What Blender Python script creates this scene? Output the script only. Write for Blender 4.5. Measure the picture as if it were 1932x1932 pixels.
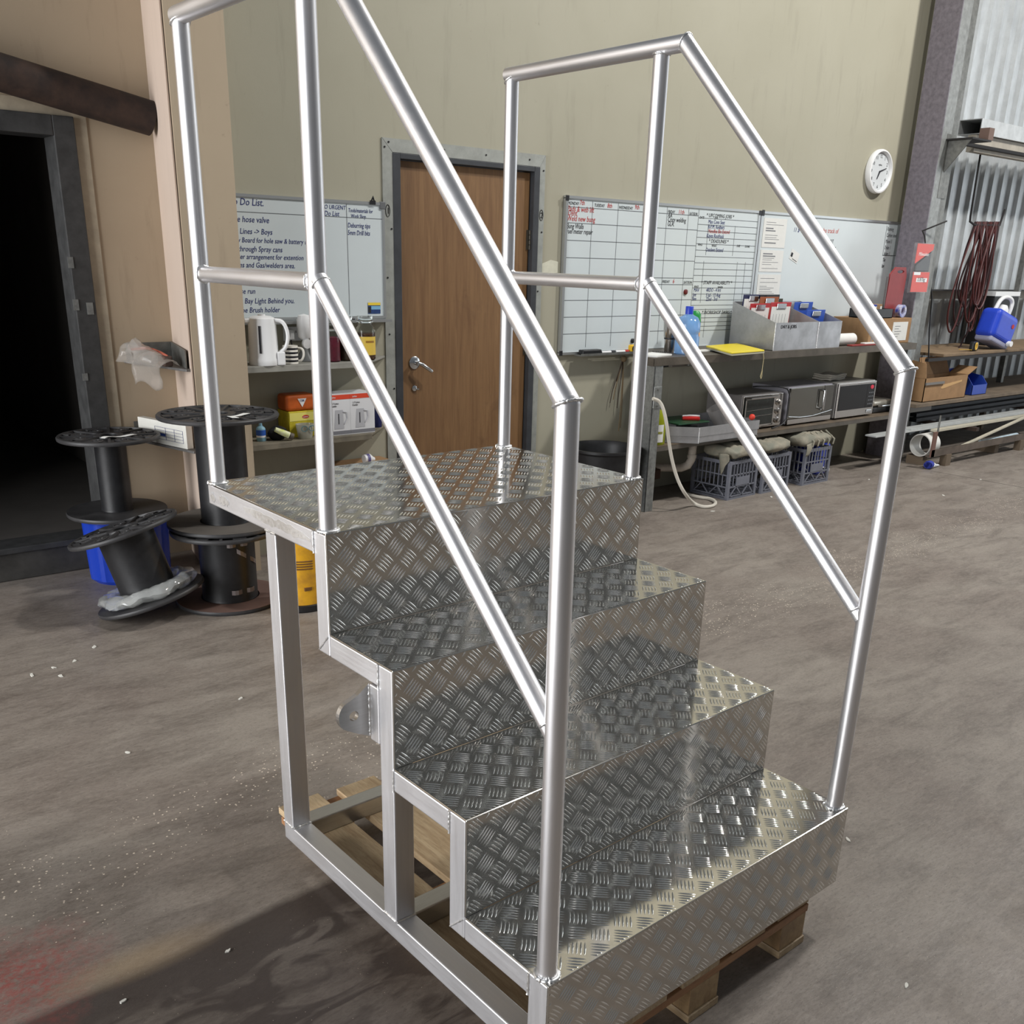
import bpy, bmesh, math, random
from math import sin, cos, pi, radians, sqrt, tan
from mathutils import Vector, Matrix, noise as mnoise

random.seed(7)
for o in list(bpy.data.objects): bpy.data.objects.remove(o, do_unlink=True)
SC = bpy.context.scene
COL = SC.collection

# ------------------------------------------------------------------ camera
EYE = Vector((0, 0, 1.57))
FPX, PPX, PPY = 1809.58, 966.0, 1161.05          # focal length and principal point, photograph pixels
def cam_axes(yaw=-0.6834, pitch=-0.3567, roll=0.0277):
    f = Vector((-sin(yaw)*cos(pitch), cos(yaw)*cos(pitch), sin(pitch)))
    r = Vector((cos(yaw), sin(yaw), 0)); u = r.cross(f)
    return cos(roll)*r + sin(roll)*u, -sin(roll)*r + cos(roll)*u, f
RIGHT, UP, FWD = cam_axes()
cam = bpy.data.cameras.new('camera'); camo = bpy.data.objects.new('camera', cam); COL.objects.link(camo)
cam.sensor_width = 36; cam.lens = FPX/1932*36; cam.shift_y = (PPY-966)/1932
cam.clip_start = 0.02; cam.clip_end = 200
camo.matrix_world = Matrix(((RIGHT.x, UP.x, -FWD.x, EYE.x), (RIGHT.y, UP.y, -FWD.y, EYE.y), (RIGHT.z, UP.z, -FWD.z, EYE.z), (0, 0, 0, 1)))
SC.camera = camo
def ray(x, y): return FWD + RIGHT*((x-PPX)/FPX) - UP*((y-PPY)/FPX)
def wy(x, y, Y): v = ray(x, y); return EYE + v*(Y/v.y)          # pixel -> point on the plane y = Y
def wz(x, y, Z=0.0): v = ray(x, y); return EYE + v*((Z-EYE.z)/v.z)
def wx(x, y, X): v = ray(x, y); return EYE + v*(X/v.x)

# ------------------------------------------------------------------ world, lights, exposure
W = bpy.data.worlds.new('world'); SC.world = W; W.use_nodes = True
bg = W.node_tree.nodes['Background']; bg.inputs[0].default_value = (0.80, 0.86, 0.92, 1); bg.inputs[1].default_value = 0.17
def area(name, loc, target, sx, sy, power, col=(1, 1, 1), shape='RECTANGLE'):
    l = bpy.data.lights.new(name, 'AREA'); l.shape = shape; l.size = sx; l.size_y = sy; l.energy = power; l.color = col
    o = bpy.data.objects.new(name, l); COL.objects.link(o); o.location = loc
    o.rotation_euler = (Vector(target)-Vector(loc)).to_track_quat('-Z', 'Y').to_euler()
    return o
area('roller_door_daylight_left_offscreen', (-5.95, 2.6, 2.3), (1.5, 2.6, 1.7), 4.8, 4.4, 860, (0.97, 0.985, 1.0))
area('high_bay_lamp_right_offscreen', (8.9, 0.9, 6.2), (7.0, 3.2, 0.5), 0.45, 0.45, 350, (1.0, 0.98, 0.94), 'DISK')
area('high_bay_lamp_mid_offscreen', (5.0, 1.6, 6.4), (4.2, 3.6, 0.5), 0.45, 0.45, 190, (1.0, 0.98, 0.94), 'DISK')
area('shed_opening_far_right_offscreen', (15.0, 0.5, 2.4), (3.0, 2.0, 1.2), 5.0, 4.2, 160, (0.9, 0.96, 1.0))
SC.view_settings.view_transform = 'Standard'; SC.view_settings.look = 'None'
SC.view_settings.gamma = 1.0; SC.view_settings.use_curve_mapping = False
SC.view_settings.exposure = 0.0

# ------------------------------------------------------------------ materials
def lin(c):
    return tuple((x/12.92 if x <= .04045 else ((x+.055)/1.055)**2.4) for x in c)
def rgb(r, g, b): return lin((r/255, g/255, b/255)) + (1,)
MATS = {}
def mat(name, col, rough=.6, metal=0.0, var=0.0, vscale=8.0, col2=None, bump=0.0, bscale=60.0, spec=.5,
        trans=0.0, alpha=1.0, ior=1.45, stretch=(1, 1, 1), emit=None, coord='Object', rvar=0.0, coat=0.0, detail=6.0, lo=.35, hi=.65):
    if name in MATS: return MATS[name]
    m = bpy.data.materials.new(name); m.use_nodes = True; MATS[name] = m
    nt = m.node_tree; b = nt.nodes['Principled BSDF']
    b.inputs['Base Color'].default_value = col; b.inputs['Roughness'].default_value = rough
    b.inputs['Metallic'].default_value = metal; b.inputs['Specular IOR Level'].default_value = spec
    b.inputs['Transmission Weight'].default_value = trans; b.inputs['IOR'].default_value = ior
    b.inputs['Alpha'].default_value = alpha; b.inputs['Coat Weight'].default_value = coat
    if emit: b.inputs['Emission Color'].default_value = emit[0]; b.inputs['Emission Strength'].default_value = emit[1]
    if var or bump or rvar or col2:
        tc = nt.nodes.new('ShaderNodeTexCoord'); mp = nt.nodes.new('ShaderNodeMapping'); mp.inputs['Scale'].default_value = stretch
        nt.links.new(tc.outputs[coord], mp.inputs[0])
        n = nt.nodes.new('ShaderNodeTexNoise'); n.inputs['Scale'].default_value = vscale; n.inputs['Detail'].default_value = detail
        n.inputs['Roughness'].default_value = .62
        nt.links.new(mp.outputs[0], n.inputs[0])
        rp = nt.nodes.new('ShaderNodeMapRange'); rp.inputs[1].default_value = lo; rp.inputs[2].default_value = hi
        nt.links.new(n.outputs[0], rp.inputs[0])
        if var or col2:
            c2 = col2 or tuple(min(1, x*(1-var)) for x in col[:3]) + (1,)
            mx = nt.nodes.new('ShaderNodeMix'); mx.data_type = 'RGBA'
            mx.inputs[6].default_value = col; mx.inputs[7].default_value = c2
            nt.links.new(rp.outputs[0], mx.inputs[0]); nt.links.new(mx.outputs[2], b.inputs['Base Color'])
        if rvar:
            rr = nt.nodes.new('ShaderNodeMapRange'); rr.inputs[3].default_value = rough-rvar; rr.inputs[4].default_value = rough+rvar
            nt.links.new(n.outputs[0], rr.inputs[0]); nt.links.new(rr.outputs[0], b.inputs['Roughness'])
        if bump:
            n2 = nt.nodes.new('ShaderNodeTexNoise'); n2.inputs['Scale'].default_value = bscale; n2.inputs['Detail'].default_value = 4
            nt.links.new(mp.outputs[0], n2.inputs[0])
            bp = nt.nodes.new('ShaderNodeBump'); bp.inputs['Strength'].default_value = bump; bp.inputs['Distance'].default_value = .004
            nt.links.new(n2.outputs[0], bp.inputs['Height']); nt.links.new(bp.outputs[0], b.inputs['Normal'])
    return m

# ------------------------------------------------------------------ mesh builder
class MB:
    def __init__(s): s.v = []; s.f = []
    def add(s, vs, fs):
        k = len(s.v); s.v += [tuple(p) for p in vs]; s.f += [tuple(i+k for i in q) for q in fs]; return s
    def box(s, x0, x1, y0, y1, z0, z1):
        return s.add([(x0,y0,z0),(x1,y0,z0),(x1,y1,z0),(x0,y1,z0),(x0,y0,z1),(x1,y0,z1),(x1,y1,z1),(x0,y1,z1)],
                     [(0,3,2,1),(4,5,6,7),(0,1,5,4),(1,2,6,5),(2,3,7,6),(3,0,4,7)])
    def hexa(s, p):      # 8 corners, bottom 4 then top 4
        return s.add(p, [(0,3,2,1),(4,5,6,7),(0,1,5,4),(1,2,6,5),(2,3,7,6),(3,0,4,7)])
    def prism(s, poly, axis, a, b):   # poly of 2D points extruded along axis from a to b
        n = len(poly)
        def P(q, t): return {'x': (t, q[0], q[1]), 'y': (q[0], t, q[1]), 'z': (q[0], q[1], t)}[axis]
        vs = [P(q, a) for q in poly] + [P(q, b) for q in poly]
        return s.add(vs, [tuple(range(n)), tuple(range(2*n-1, n-1, -1))] + [(i, i+n, (i+1) % n+n, (i+1) % n) for i in range(n)])
    def sweep(s, pts, r, n=10, caps=True, closed=False, flat=1.0):
        pts = [Vector(p) for p in pts]; m = len(pts); rs = r if isinstance(r, (list, tuple)) else [r]*m
        rings = []; ref = None
        for i, p in enumerate(pts):
            a = pts[i-1] if (i > 0 or closed) else p; b = pts[(i+1) % m] if (i < m-1 or closed) else p
            t1 = (p-a).normalized() if (p-a).length > 1e-9 else None; t2 = (b-p).normalized() if (b-p).length > 1e-9 else None
            t = (t1+t2).normalized() if (t1 and t2 and (t1+t2).length > 1e-6) else (t1 or t2)
            if ref is None:
                ref = Vector((0, 0, 1)) if abs(t.z) < .9 else Vector((1, 0, 0))
            e1 = (ref - t*ref.dot(t)); e1.normalize(); e2 = t.cross(e1); ref = e1
            k = 1.0
            if t1 and t2: k = 1/max(.35, t.dot(t1))
            ring = []
            bis = None
            if k > 1.002 and t1 and t2:
                bis = (t2-t1).normalized()
            for j in range(n):
                a_ = 2*pi*j/n; d = e1*cos(a_)*flat + e2*sin(a_)
                if bis is not None: d = d + bis*(d.dot(bis))*(k-1)
                ring.append(p + d*rs[i])
            rings.append(ring)
        base = len(s.v)
        for rg in rings: s.v += [tuple(q) for q in rg]
        L = m if closed else m-1
        for i in range(L):
            for j in range(n):
                a0 = base+i*n+j; a1 = base+i*n+(j+1) % n; b0 = base+((i+1) % m)*n+j; b1 = base+((i+1) % m)*n+(j+1) % n
                s.f.append((a0, a1, b1, b0))
        if caps and not closed:
            s.f.append(tuple(base+j for j in range(n-1, -1, -1))); s.f.append(tuple(base+(m-1)*n+j for j in range(n)))
        return s
    def cyl(s, p0, p1, r, r1=None, n=16, caps=True): return s.sweep([p0, p1], [r, r if r1 is None else r1], n, caps)
    def lathe(s, prof, c=(0, 0, 0), n=24, axis='z', sx=1.0, sy=1.0):   # profile of (radius, height)
        base = len(s.v); m = len(prof)
        for (r, h) in prof:
            for j in range(n):
                a = 2*pi*j/n; x, y = r*cos(a)*sx, r*sin(a)*sy
                q = {'z': (x, y, h), 'y': (x, h, y), 'x': (h, x, y)}[axis]
                s.v.append((c[0]+q[0], c[1]+q[1], c[2]+q[2]))
        for i in range(m-1):
            for j in range(n):
                s.f.append((base+i*n+j, base+i*n+(j+1) % n, base+(i+1)*n+(j+1) % n, base+(i+1)*n+j))
        ring_ = tuple(prof[0]) == tuple(prof[-1])
        if prof[0][0] > 1e-6 and not ring_: s.f.append(tuple(base+j for j in range(n-1, -1, -1)))
        if prof[-1][0] > 1e-6 and not ring_: s.f.append(tuple(base+(m-1)*n+j for j in range(n)))
        return s
    def grid(s, nu, nv, fn):
        base = len(s.v)
        for i in range(nu+1):
            for j in range(nv+1): s.v.append(tuple(fn(i/nu, j/nv)))
        for i in range(nu):
            for j in range(nv):
                a = base+i*(nv+1)+j; s.f.append((a, a+nv+1, a+nv+2, a+1))
        return s
    def ball(s, c, r, n=12, sz=1.0, sx=1.0, sy=1.0):
        prof = [(max(1e-7, sin(pi*i/(n//2)))*1.0, -cos(pi*i/(n//2))) for i in range(n//2+1)]
        return s.lathe([(p[0]*r, p[1]*r*sz) for p in prof], c, n, 'z', sx, sy)
    def xf(s, M, start=0):
        for i in range(start, len(s.v)): s.v[i] = tuple(M @ Vector(s.v[i]))
        return s
    def mesh(s, name):
        me = bpy.data.meshes.new(name); me.from_pydata(s.v, [], s.f); me.validate()
        bm = bmesh.new(); bm.from_mesh(me)
        bmesh.ops.recalc_face_normals(bm, faces=bm.faces); bm.to_mesh(me); bm.free()
        return me
    def build(s, name, m, parent=None, smooth=None, bevel=0.0, seg=2, solid=0.0, subsurf=0):
        me = s.mesh(name)
        ob = bpy.data.objects.new(name, me); COL.objects.link(ob)
        if m: me.materials.append(m)
        if smooth is not None:
            for p in me.polygons: p.use_smooth = True
            me.set_sharp_from_angle(angle=radians(smooth))
        if solid:
            md = ob.modifiers.new('solid', 'SOLIDIFY'); md.thickness = solid; md.offset = 0
        if bevel:
            md = ob.modifiers.new('bevel', 'BEVEL'); md.width = bevel; md.segments = seg; md.limit_method = 'ANGLE'; md.angle_limit = radians(40)
        if subsurf:
            md = ob.modifiers.new('sub', 'SUBSURF'); md.levels = subsurf; md.render_levels = subsurf
        if parent: ob.parent = parent
        return ob
def smooth_path(P, it=2):
    P = [Vector(p) for p in P]
    for _ in range(it):
        Q = [P[0]]
        for a, b in zip(P[:-1], P[1:]): Q += [a.lerp(b, .25), a.lerp(b, .75)]
        P = Q+[P[-1]]
    return P
def thing(name, label, cat, loc=(0, 0, 0), rz=0.0, group=None, rot=None):
    o = bpy.data.objects.new(name, None); COL.objects.link(o); o.location = loc
    o.rotation_euler = rot if rot else (0, 0, rz); o.empty_display_size = .1
    o['label'] = label; o['category'] = cat
    if group: o['group'] = group
    return o
def tag(o, label, cat, group=None, loc=None, rz=None):
    o['label'] = label; o['category'] = cat
    if group: o['group'] = group
    if loc is not None: o.location = loc
    if rz is not None: o.rotation_euler = (0, 0, rz)
    return o
def struct(o): o['kind'] = 'structure'; return o
def stuff(o): o['kind'] = 'stuff'; return o
def text_mesh(name, txt, size, m, parent, loc, rot=(pi/2, 0, 0), shear=0.0, align='LEFT', extrude=0.0003, sx=1.0, spacing=1.0):
    cu = bpy.data.curves.new(name, 'FONT'); cu.body = txt; cu.size = size; cu.shear = shear; cu.align_x = align; cu.extrude = extrude
    cu.resolution_u = 2; cu.space_character = spacing
    tmp = bpy.data.objects.new(name+'_tmp', cu); COL.objects.link(tmp)
    dg = bpy.context.evaluated_depsgraph_get()
    me = bpy.data.meshes.new_from_object(tmp.evaluated_get(dg)); me.name = name
    bpy.data.objects.remove(tmp); bpy.data.curves.remove(cu)
    ob = bpy.data.objects.new(name, me); COL.objects.link(ob); me.materials.clear(); me.materials.append(m)
    ob.location = loc; ob.rotation_euler = rot; ob.scale = (sx, 1, 1)
    if parent: ob.parent = parent
    return ob

# ================================================================== SETTING
def node_mix(nt, fac, a, b):
    mx = nt.nodes.new('ShaderNodeMix'); mx.data_type = 'RGBA'
    if hasattr(fac, 'is_linked'): nt.links.new(fac, mx.inputs[0])
    else: mx.inputs[0].default_value = fac
    for i, c in ((6, a), (7, b)):
        if hasattr(c, 'is_linked'): nt.links.new(c, mx.inputs[i])
        else: mx.inputs[i].default_value = c
    return mx.outputs[2]
def node_noise(nt, vec, scale, detail=6, rough=.6, dist=0.0):
    n = nt.nodes.new('ShaderNodeTexNoise'); n.inputs['Scale'].default_value = scale; n.inputs['Detail'].default_value = detail
    n.inputs['Roughness'].default_value = rough; n.inputs['Distortion'].default_value = dist
    nt.links.new(vec, n.inputs[0]); return n.outputs[0]
def node_range(nt, v, a, b, c=0.0, d=1.0):
    n = nt.nodes.new('ShaderNodeMapRange'); n.inputs[1].default_value = a; n.inputs[2].default_value = b
    n.inputs[3].default_value = c; n.inputs[4].default_value = d; nt.links.new(v, n.inputs[0]); return n.outputs[0]
def node_math(nt, op, a, b=None, c=None):
    n = nt.nodes.new('ShaderNodeMath'); n.operation = op
    for i, x in enumerate((a, b, c)):
        if x is None: continue
        if hasattr(x, 'is_linked'): nt.links.new(x, n.inputs[i])
        else: n.inputs[i].default_value = x
    return n.outputs[0]
def node_map(nt, vec, scale=(1, 1, 1), rot=(0, 0, 0), loc=(0, 0, 0)):
    n = nt.nodes.new('ShaderNodeMapping'); n.inputs['Scale'].default_value = scale; n.inputs['Rotation'].default_value = rot
    n.inputs['Location'].default_value = loc; nt.links.new(vec, n.inputs[0]); return n.outputs[0]

def floor_material():
    m = bpy.data.materials.new('worn_concrete'); m.use_nodes = True; nt = m.node_tree; b = nt.nodes['Principled BSDF']
    tc = nt.nodes.new('ShaderNodeTexCoord').outputs['Object']
    c = node_mix(nt, node_range(nt, node_noise(nt, tc, 1.1, 8, .62, .6), .36, .64), rgb(118, 108, 100), rgb(138, 130, 121))
    streak = node_noise(nt, node_map(nt, tc, (1.2, 3.6, 1), (0, 0, radians(12))), 2.2, 9, .7, .5)
    c = node_mix(nt, node_range(nt, streak, .44, .68, 0, .72), c, rgb(84, 75, 68))
    c = node_mix(nt, node_range(nt, node_noise(nt, node_map(nt, tc, (1, 2.5, 1), (0, 0, radians(12))), 24, 7, .78), .44, .74, 0, .45), c, rgb(160, 151, 141))
    c = node_mix(nt, node_range(nt, node_noise(nt, node_map(nt, tc, (1, 2, 1), (0, 0, radians(12))), 70, 5, .75), .52, .7, 0, .6), c, rgb(74, 66, 60))
    sep = nt.nodes.new('ShaderNodeSeparateXYZ'); nt.links.new(tc, sep.inputs[0]); X, Y = sep.outputs[0], sep.outputs[1]
    wob = node_noise(nt, tc, 3.0, 4)
    # dark rubber-stained lane crossing the near floor (runs across, beyond the stair)
    A0, B0 = wz(170, 1870), wz(830, 1560)
    dx, dy = (B0-A0).x, (B0-A0).y; L = sqrt(dx*dx+dy*dy); nx, ny = dy/L, -dx/L
    dist = node_math(nt, 'ADD', node_math(nt, 'MULTIPLY', node_math(nt, 'SUBTRACT', X, A0.x), nx), node_math(nt, 'MULTIPLY', node_math(nt, 'SUBTRACT', Y, A0.y), ny))
    dist = node_math(nt, 'ADD', dist, node_math(nt, 'MULTIPLY', node_math(nt, 'SUBTRACT', wob, .5), .05))
    along = node_math(nt, 'ADD', node_math(nt, 'MULTIPLY', node_math(nt, 'SUBTRACT', X, A0.x), dx/L), node_math(nt, 'MULTIPLY', node_math(nt, 'SUBTRACT', Y, A0.y), dy/L))
    lane = node_math(nt, 'MULTIPLY', node_math(nt, 'MULTIPLY', node_range(nt, dist, -.01, .02), node_range(nt, dist, .75, .6)), node_range(nt, along, 1.1, .8))
    tread = nt.nodes.new('ShaderNodeTexVoronoi'); tread.feature = 'DISTANCE_TO_EDGE'; tread.inputs['Scale'].default_value = 9
    nt.links.new(tc, tread.inputs[0])
    blocks = node_math(nt, 'MULTIPLY', node_range(nt, node_noise(nt, node_map(nt, tc, (1, 2.2, 1), (0, 0, radians(-35))), 5, 3, .5, 1.2), .44, .56, 0, .45), node_range(nt, dist, .1, .14))
    lane2 = node_math(nt, 'SUBTRACT', lane, node_math(nt, 'MULTIPLY', lane, blocks))
    c = node_mix(nt, node_math(nt, 'MULTIPLY', lane2, .9), c, rgb(58, 50, 47))
    # red paint overspray
    S = wz(30, 1850)
    d3 = node_math(nt, 'SQRT', node_math(nt, 'ADD', node_math(nt, 'POWER', node_math(nt, 'SUBTRACT', X, S.x), 2), node_math(nt, 'POWER', node_math(nt, 'SUBTRACT', Y, S.y), 2)))
    red = node_math(nt, 'MULTIPLY', node_range(nt, node_math(nt, 'ADD', d3, node_math(nt, 'MULTIPLY', node_noise(nt, tc, 9, 8, .7), .34)), .40, .2), node_range(nt, node_noise(nt, tc, 60, 6, .75), .38, .6, .1, 1))
    c = node_mix(nt, node_math(nt, 'MULTIPLY', red, .72), c, rgb(150, 62, 58))
    # ochre scuff
    S = wz(265, 1810)
    loc = node_map(nt, tc, (1, 1, 1), (0, 0, 0), (-S.x, -S.y, 0)); loc = node_map(nt, loc, (4.2, 14, 1), (0, 0, radians(-47)))
    ln = nt.nodes.new('ShaderNodeVectorMath'); ln.operation = 'LENGTH'; nt.links.new(loc, ln.inputs[0])
    c = node_mix(nt, node_range(nt, ln.outputs['Value'], 1.0, .2, 0, .5), c, rgb(168, 146, 116))
    # swarf and grit specks
    sp = nt.nodes.new('ShaderNodeTexVoronoi'); sp.inputs['Scale'].default_value = 70; nt.links.new(tc, sp.inputs[0])
    S = wz(300, 1590)
    d4 = node_math(nt, 'ABSOLUTE', node_math(nt, 'SUBTRACT', node_math(nt, 'ADD', dist, wob), .5-.52))
    dense = node_range(nt, d4, .28, .04, .05, .21)
    spk = node_math(nt, 'LESS_THAN', sp.outputs['Distance'], dense)
    rnd = nt.nodes.new('ShaderNodeSeparateColor'); nt.links.new(sp.outputs['Color'], rnd.inputs[0])
    spk = node_math(nt, 'MULTIPLY', spk, node_math(nt, 'GREATER_THAN', rnd.outputs[0], .40))
    c = node_mix(nt, node_math(nt, 'MULTIPLY', spk, .85), c, rgb(218, 204, 186))
    # saw-cut joint on the far right
    J0, J1 = wz(1755, 888), wz(1930, 920)
    jx, jy = (J1-J0).x, (J1-J0).y; L = sqrt(jx*jx+jy*jy); mx_, my_ = jy/L, -jx/L
    dj = node_math(nt, 'ABSOLUTE', node_math(nt, 'ADD', node_math(nt, 'MULTIPLY', node_math(nt, 'SUBTRACT', X, J0.x), mx_), node_math(nt, 'MULTIPLY', node_math(nt, 'SUBTRACT', Y, J0.y), my_)))
    c = node_mix(nt, node_math(nt, 'MULTIPLY', node_math(nt, 'LESS_THAN', dj, .006), .8), c, rgb(52, 44, 38))
    nt.links.new(c, b.inputs['Base Color'])
    nt.links.new(node_range(nt, node_noise(nt, tc, 6, 6), .3, .7, .42, .66), b.inputs['Roughness'])
    bp = nt.nodes.new('ShaderNodeBump'); bp.inputs['Strength'].default_value = .35; bp.inputs['Distance'].default_value = .004
    nt.links.new(node_noise(nt, node_map(nt, tc, (1, 3, 1), (0, 0, radians(12))), 26, 8, .7), bp.inputs['Height']); nt.links.new(bp.outputs[0], b.inputs['Normal'])
    return m

def wall_material(name, base, dark, stains=.35):
    m = bpy.data.materials.new(name); m.use_nodes = True; nt = m.node_tree; b = nt.nodes['Principled BSDF']
    tc = nt.nodes.new('ShaderNodeTexCoord').outputs['Object']
    c = node_mix(nt, node_range(nt, node_noise(nt, tc, 1.2, 6, .6, .4), .35, .7, 0, .5), base, dark)
    c = node_mix(nt, node_range(nt, node_noise(nt, node_map(nt, tc, (6, 6, .9)), 2.0, 7, .65), .56, .8, 0, stains), c, tuple(x*.62 for x in dark[:3])+(1,))
    c = node_mix(nt, node_range(nt, node_noise(nt, tc, 14, 6, .75), .66, .74, 0, stains*.8), c, tuple(x*.5 for x in dark[:3])+(1,))
    nt.links.new(c, b.inputs['Base Color']); b.inputs['Roughness'].default_value = .55; b.inputs['Specular IOR Level'].default_value = .3
    bp = nt.nodes.new('ShaderNodeBump'); bp.inputs['Strength'].default_value = .12; bp.inputs['Distance'].default_value = .002
    nt.links.new(node_noise(nt, tc, 140, 3), bp.inputs['Height']); nt.links.new(bp.outputs[0], b.inputs['Normal'])
    return m

WALLY = 4.8; LWY = 5.1; RWY = 5.05
KHAKI = wall_material('khaki_painted_panel', rgb(164, 160, 143), rgb(152, 148, 130))
TAN = wall_material('tan_painted_panel', rgb(172, 156, 134), rgb(158, 141, 120), .4)
PINKISH = wall_material('pale_lining_trim', rgb(196, 178, 164), rgb(182, 164, 150), .25)
STEEL_DK = mat('dark_painted_steel', rgb(74, 74, 74), .55, .3, .35, 14, bump=.1)
GALV = mat('galvanised_steel', rgb(158, 160, 158), .42, .75, .3, 40, rvar=.08)
GALV_DULL = mat('dull_zinc_steel', rgb(128, 128, 124), .5, .6, .35, 25, bump=.05)
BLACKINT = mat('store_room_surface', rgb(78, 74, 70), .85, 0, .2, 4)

fl = MB(); fl.grid(1, 1, lambda a, b: (-14+34*a, -12+20*b, 0))
struct(fl.build('floor', floor_material()))

# back wall, with the opening for the timber door
DX0, DX1, DZ1 = 3.0, 4.02, 2.075
w = MB()
w.box(1.98, DX0, WALLY, WALLY+.12, 0, 5.2); w.box(DX1, 8.03, WALLY, WALLY+.12, 0, 5.2); w.box(DX0, DX1, WALLY, WALLY+.12, DZ1, 5.2)
struct(w.build('wall_back', KHAKI))
# pier with a slightly splayed left cheek
PIERY = 4.55
w = MB(); w.prism([(1.735, PIERY), (2.0, PIERY), (2.0, WALLY+.12), (1.85, LWY+.1), (1.85, LWY)], 'z', 0, 5.2)
wp = struct(w.build('wall_pier', TAN))
w = MB(); w.prism([(1.729, PIERY+.02), (1.735, PIERY+.02), (1.848, LWY), (1.842, LWY)], 'z', 0, 5.2)
w.build('pale_cheek_lining', PINKISH, wp)
# left wall with the dark doorway
OX0, OX1, OZ0, OZ1 = -.6, 1.40, .17, 2.05
w = MB()
w.box(-6, OX0, LWY, LWY+.15, 0, 5.2); w.box(OX1, 1.86, LWY, LWY+.15, 0, 5.2); w.box(OX0, OX1, LWY, LWY+.15, OZ1, 5.2); w.box(OX0, OX1, LWY, LWY+.15, 0, OZ0-.03)
struct(w.build('wall_left', TAN))
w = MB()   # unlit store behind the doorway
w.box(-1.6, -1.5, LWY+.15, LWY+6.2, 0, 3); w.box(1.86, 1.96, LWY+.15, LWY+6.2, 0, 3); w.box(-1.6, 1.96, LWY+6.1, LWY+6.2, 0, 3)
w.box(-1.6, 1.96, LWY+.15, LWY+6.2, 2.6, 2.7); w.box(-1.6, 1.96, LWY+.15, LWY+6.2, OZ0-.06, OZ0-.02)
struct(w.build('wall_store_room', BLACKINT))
# doorway frame
fr = thing('door_2', '', ''); del fr['label'], fr['category']; struct(fr)
w = MB(); w.box(OX1-.02, OX1+.075, LWY-.03, LWY+.14, OZ0-.03, OZ1+.07); w.build('door_jamb', STEEL_DK, fr, bevel=.004)
w = MB(); w.box(OX0, OX1-.02, LWY-.03, LWY+.14, OZ1-.015, OZ1+.07); w.build('door_head', STEEL_DK, fr, bevel=.004)
w = MB(); w.box(OX0, OX1+.1, LWY-.035, LWY+.14, 0, OZ0-.03); w.build('door_sill', mat('sill_plate', rgb(84, 82, 78), .5, .3, .4, 8), fr, bevel=.006)
w = MB(); w.box(OX0, OX1+.05, LWY-.05, LWY+.14, OZ0-.03, OZ0); w.build('door_threshold', STEEL_DK, fr, bevel=.004)
w = MB(); w.box(OX1+.075, OX1+.135, LWY-.008, LWY, .0, OZ1+.13); w.build('architrave_side', mat('tan_cover_strip', rgb(176, 164, 144), .55, 0, .25, 9), fr)
w = MB(); w.box(OX0, OX1+.075, LWY-.008, LWY, OZ1+.07, OZ1+.13); w.build('architrave_top', MATS['tan_cover_strip'], fr)
for z, h in ((1.47, .05), (1.28, .05), (.95, .035)):
    w = MB(); w.box(OX1-.03, OX1-.005, LWY-.034, LWY-.028, z, z+h); w.build('strike_plate', GALV, fr)
w = MB(); w.box(OX1+.03, OX1+.06, LWY-.034, LWY-.028, 1.26, 1.315); w.build('latch_plate', GALV, fr)

# timber door in its galvanised surround
d1 = thing('door_1', '', ''); del d1['label'], d1['category']; struct(d1)
def wood_material(name, a, b_, dark, sc=(9, 9, .7)):
    m = bpy.data.materials.new(name); m.use_nodes = True; nt = m.node_tree; b = nt.nodes['Principled BSDF']
    tc = nt.nodes.new('ShaderNodeTexCoord').outputs['Object']; v = node_map(nt, tc, sc)
    c = node_mix(nt, node_range(nt, node_noise(nt, v, 2.2, 8, .65, 1.2), .32, .68), a, b_)
    c = node_mix(nt, node_range(nt, node_noise(nt, node_map(nt, tc, (sc[0]*5, sc[1]*5, sc[2]*1.6)), 3.2, 6, .7), .5, .75, 0, .45), c, dark)
    c = node_mix(nt, node_range(nt, node_noise(nt, tc, 2.4, 7, .7, .8), .58, .78, 0, .55), c, dark)
    nt.links.new(c, b.inputs['Base Color']); b.inputs['Roughness'].default_value = .5
    return m
DOORWOOD = wood_material('varnished_door_veneer', rgb(132, 100, 66), rgb(110, 79, 50), rgb(68, 45, 28))
w = MB(); w.box(3.05, 3.975, WALLY+.025, WALLY+.062, .008, 2.045); w.build('door_leaf', DOORWOOD, d1, bevel=.002)
w = MB(); w.box(DX0-.002, 3.045, WALLY-.012, WALLY+.1, 0, DZ1+.002); w.box(3.98, DX1+.002, WALLY-.012, WALLY+.1, 0, DZ1+.002); w.box(3.045, 3.98, WALLY-.012, WALLY+.1, 2.05, DZ1+.002)
w.build('door_frame', mat('charcoal_frame', rgb(70, 72, 76), .5, .3, .25, 12), d1, bevel=.002)
AR = mat('galvanised_flat', rgb(176, 178, 172), .45, .5, .22, 18, rvar=.06)
for nm, p in (('architrave', [(2.935, 0), (2.998, 0), (2.998, 2.077), (2.935, 2.142)]), ('architrave', [(4.022, 0), (4.064, 0), (4.064, 2.142), (4.022, 2.077)]), ('architrave', [(2.935, 2.144), (2.999, 2.079), (4.022, 2.079), (4.064, 2.144)])):
    w = MB(); w.prism(p, 'y', WALLY-.008, WALLY-.001); w.build(nm, AR, d1)
DARK = mat('black_screw_head', rgb(18, 18, 18), .5)
for x, z in ((2.95, 2.1), (2.975, 2.125), (3.33, 2.115), (3.62, 2.112), (3.94, 2.112), (4.05, 2.06), (4.05, 1.72), (2.985, 1.7), (2.955, 1.45), (4.035, 1.38), (2.96, 1.15), (2.985, .85)):
    w = MB(); w.cyl((x, WALLY-.011, z), (x, WALLY-.007, z), .005, n=8); w.build('screw_head', DARK, d1)
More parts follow.
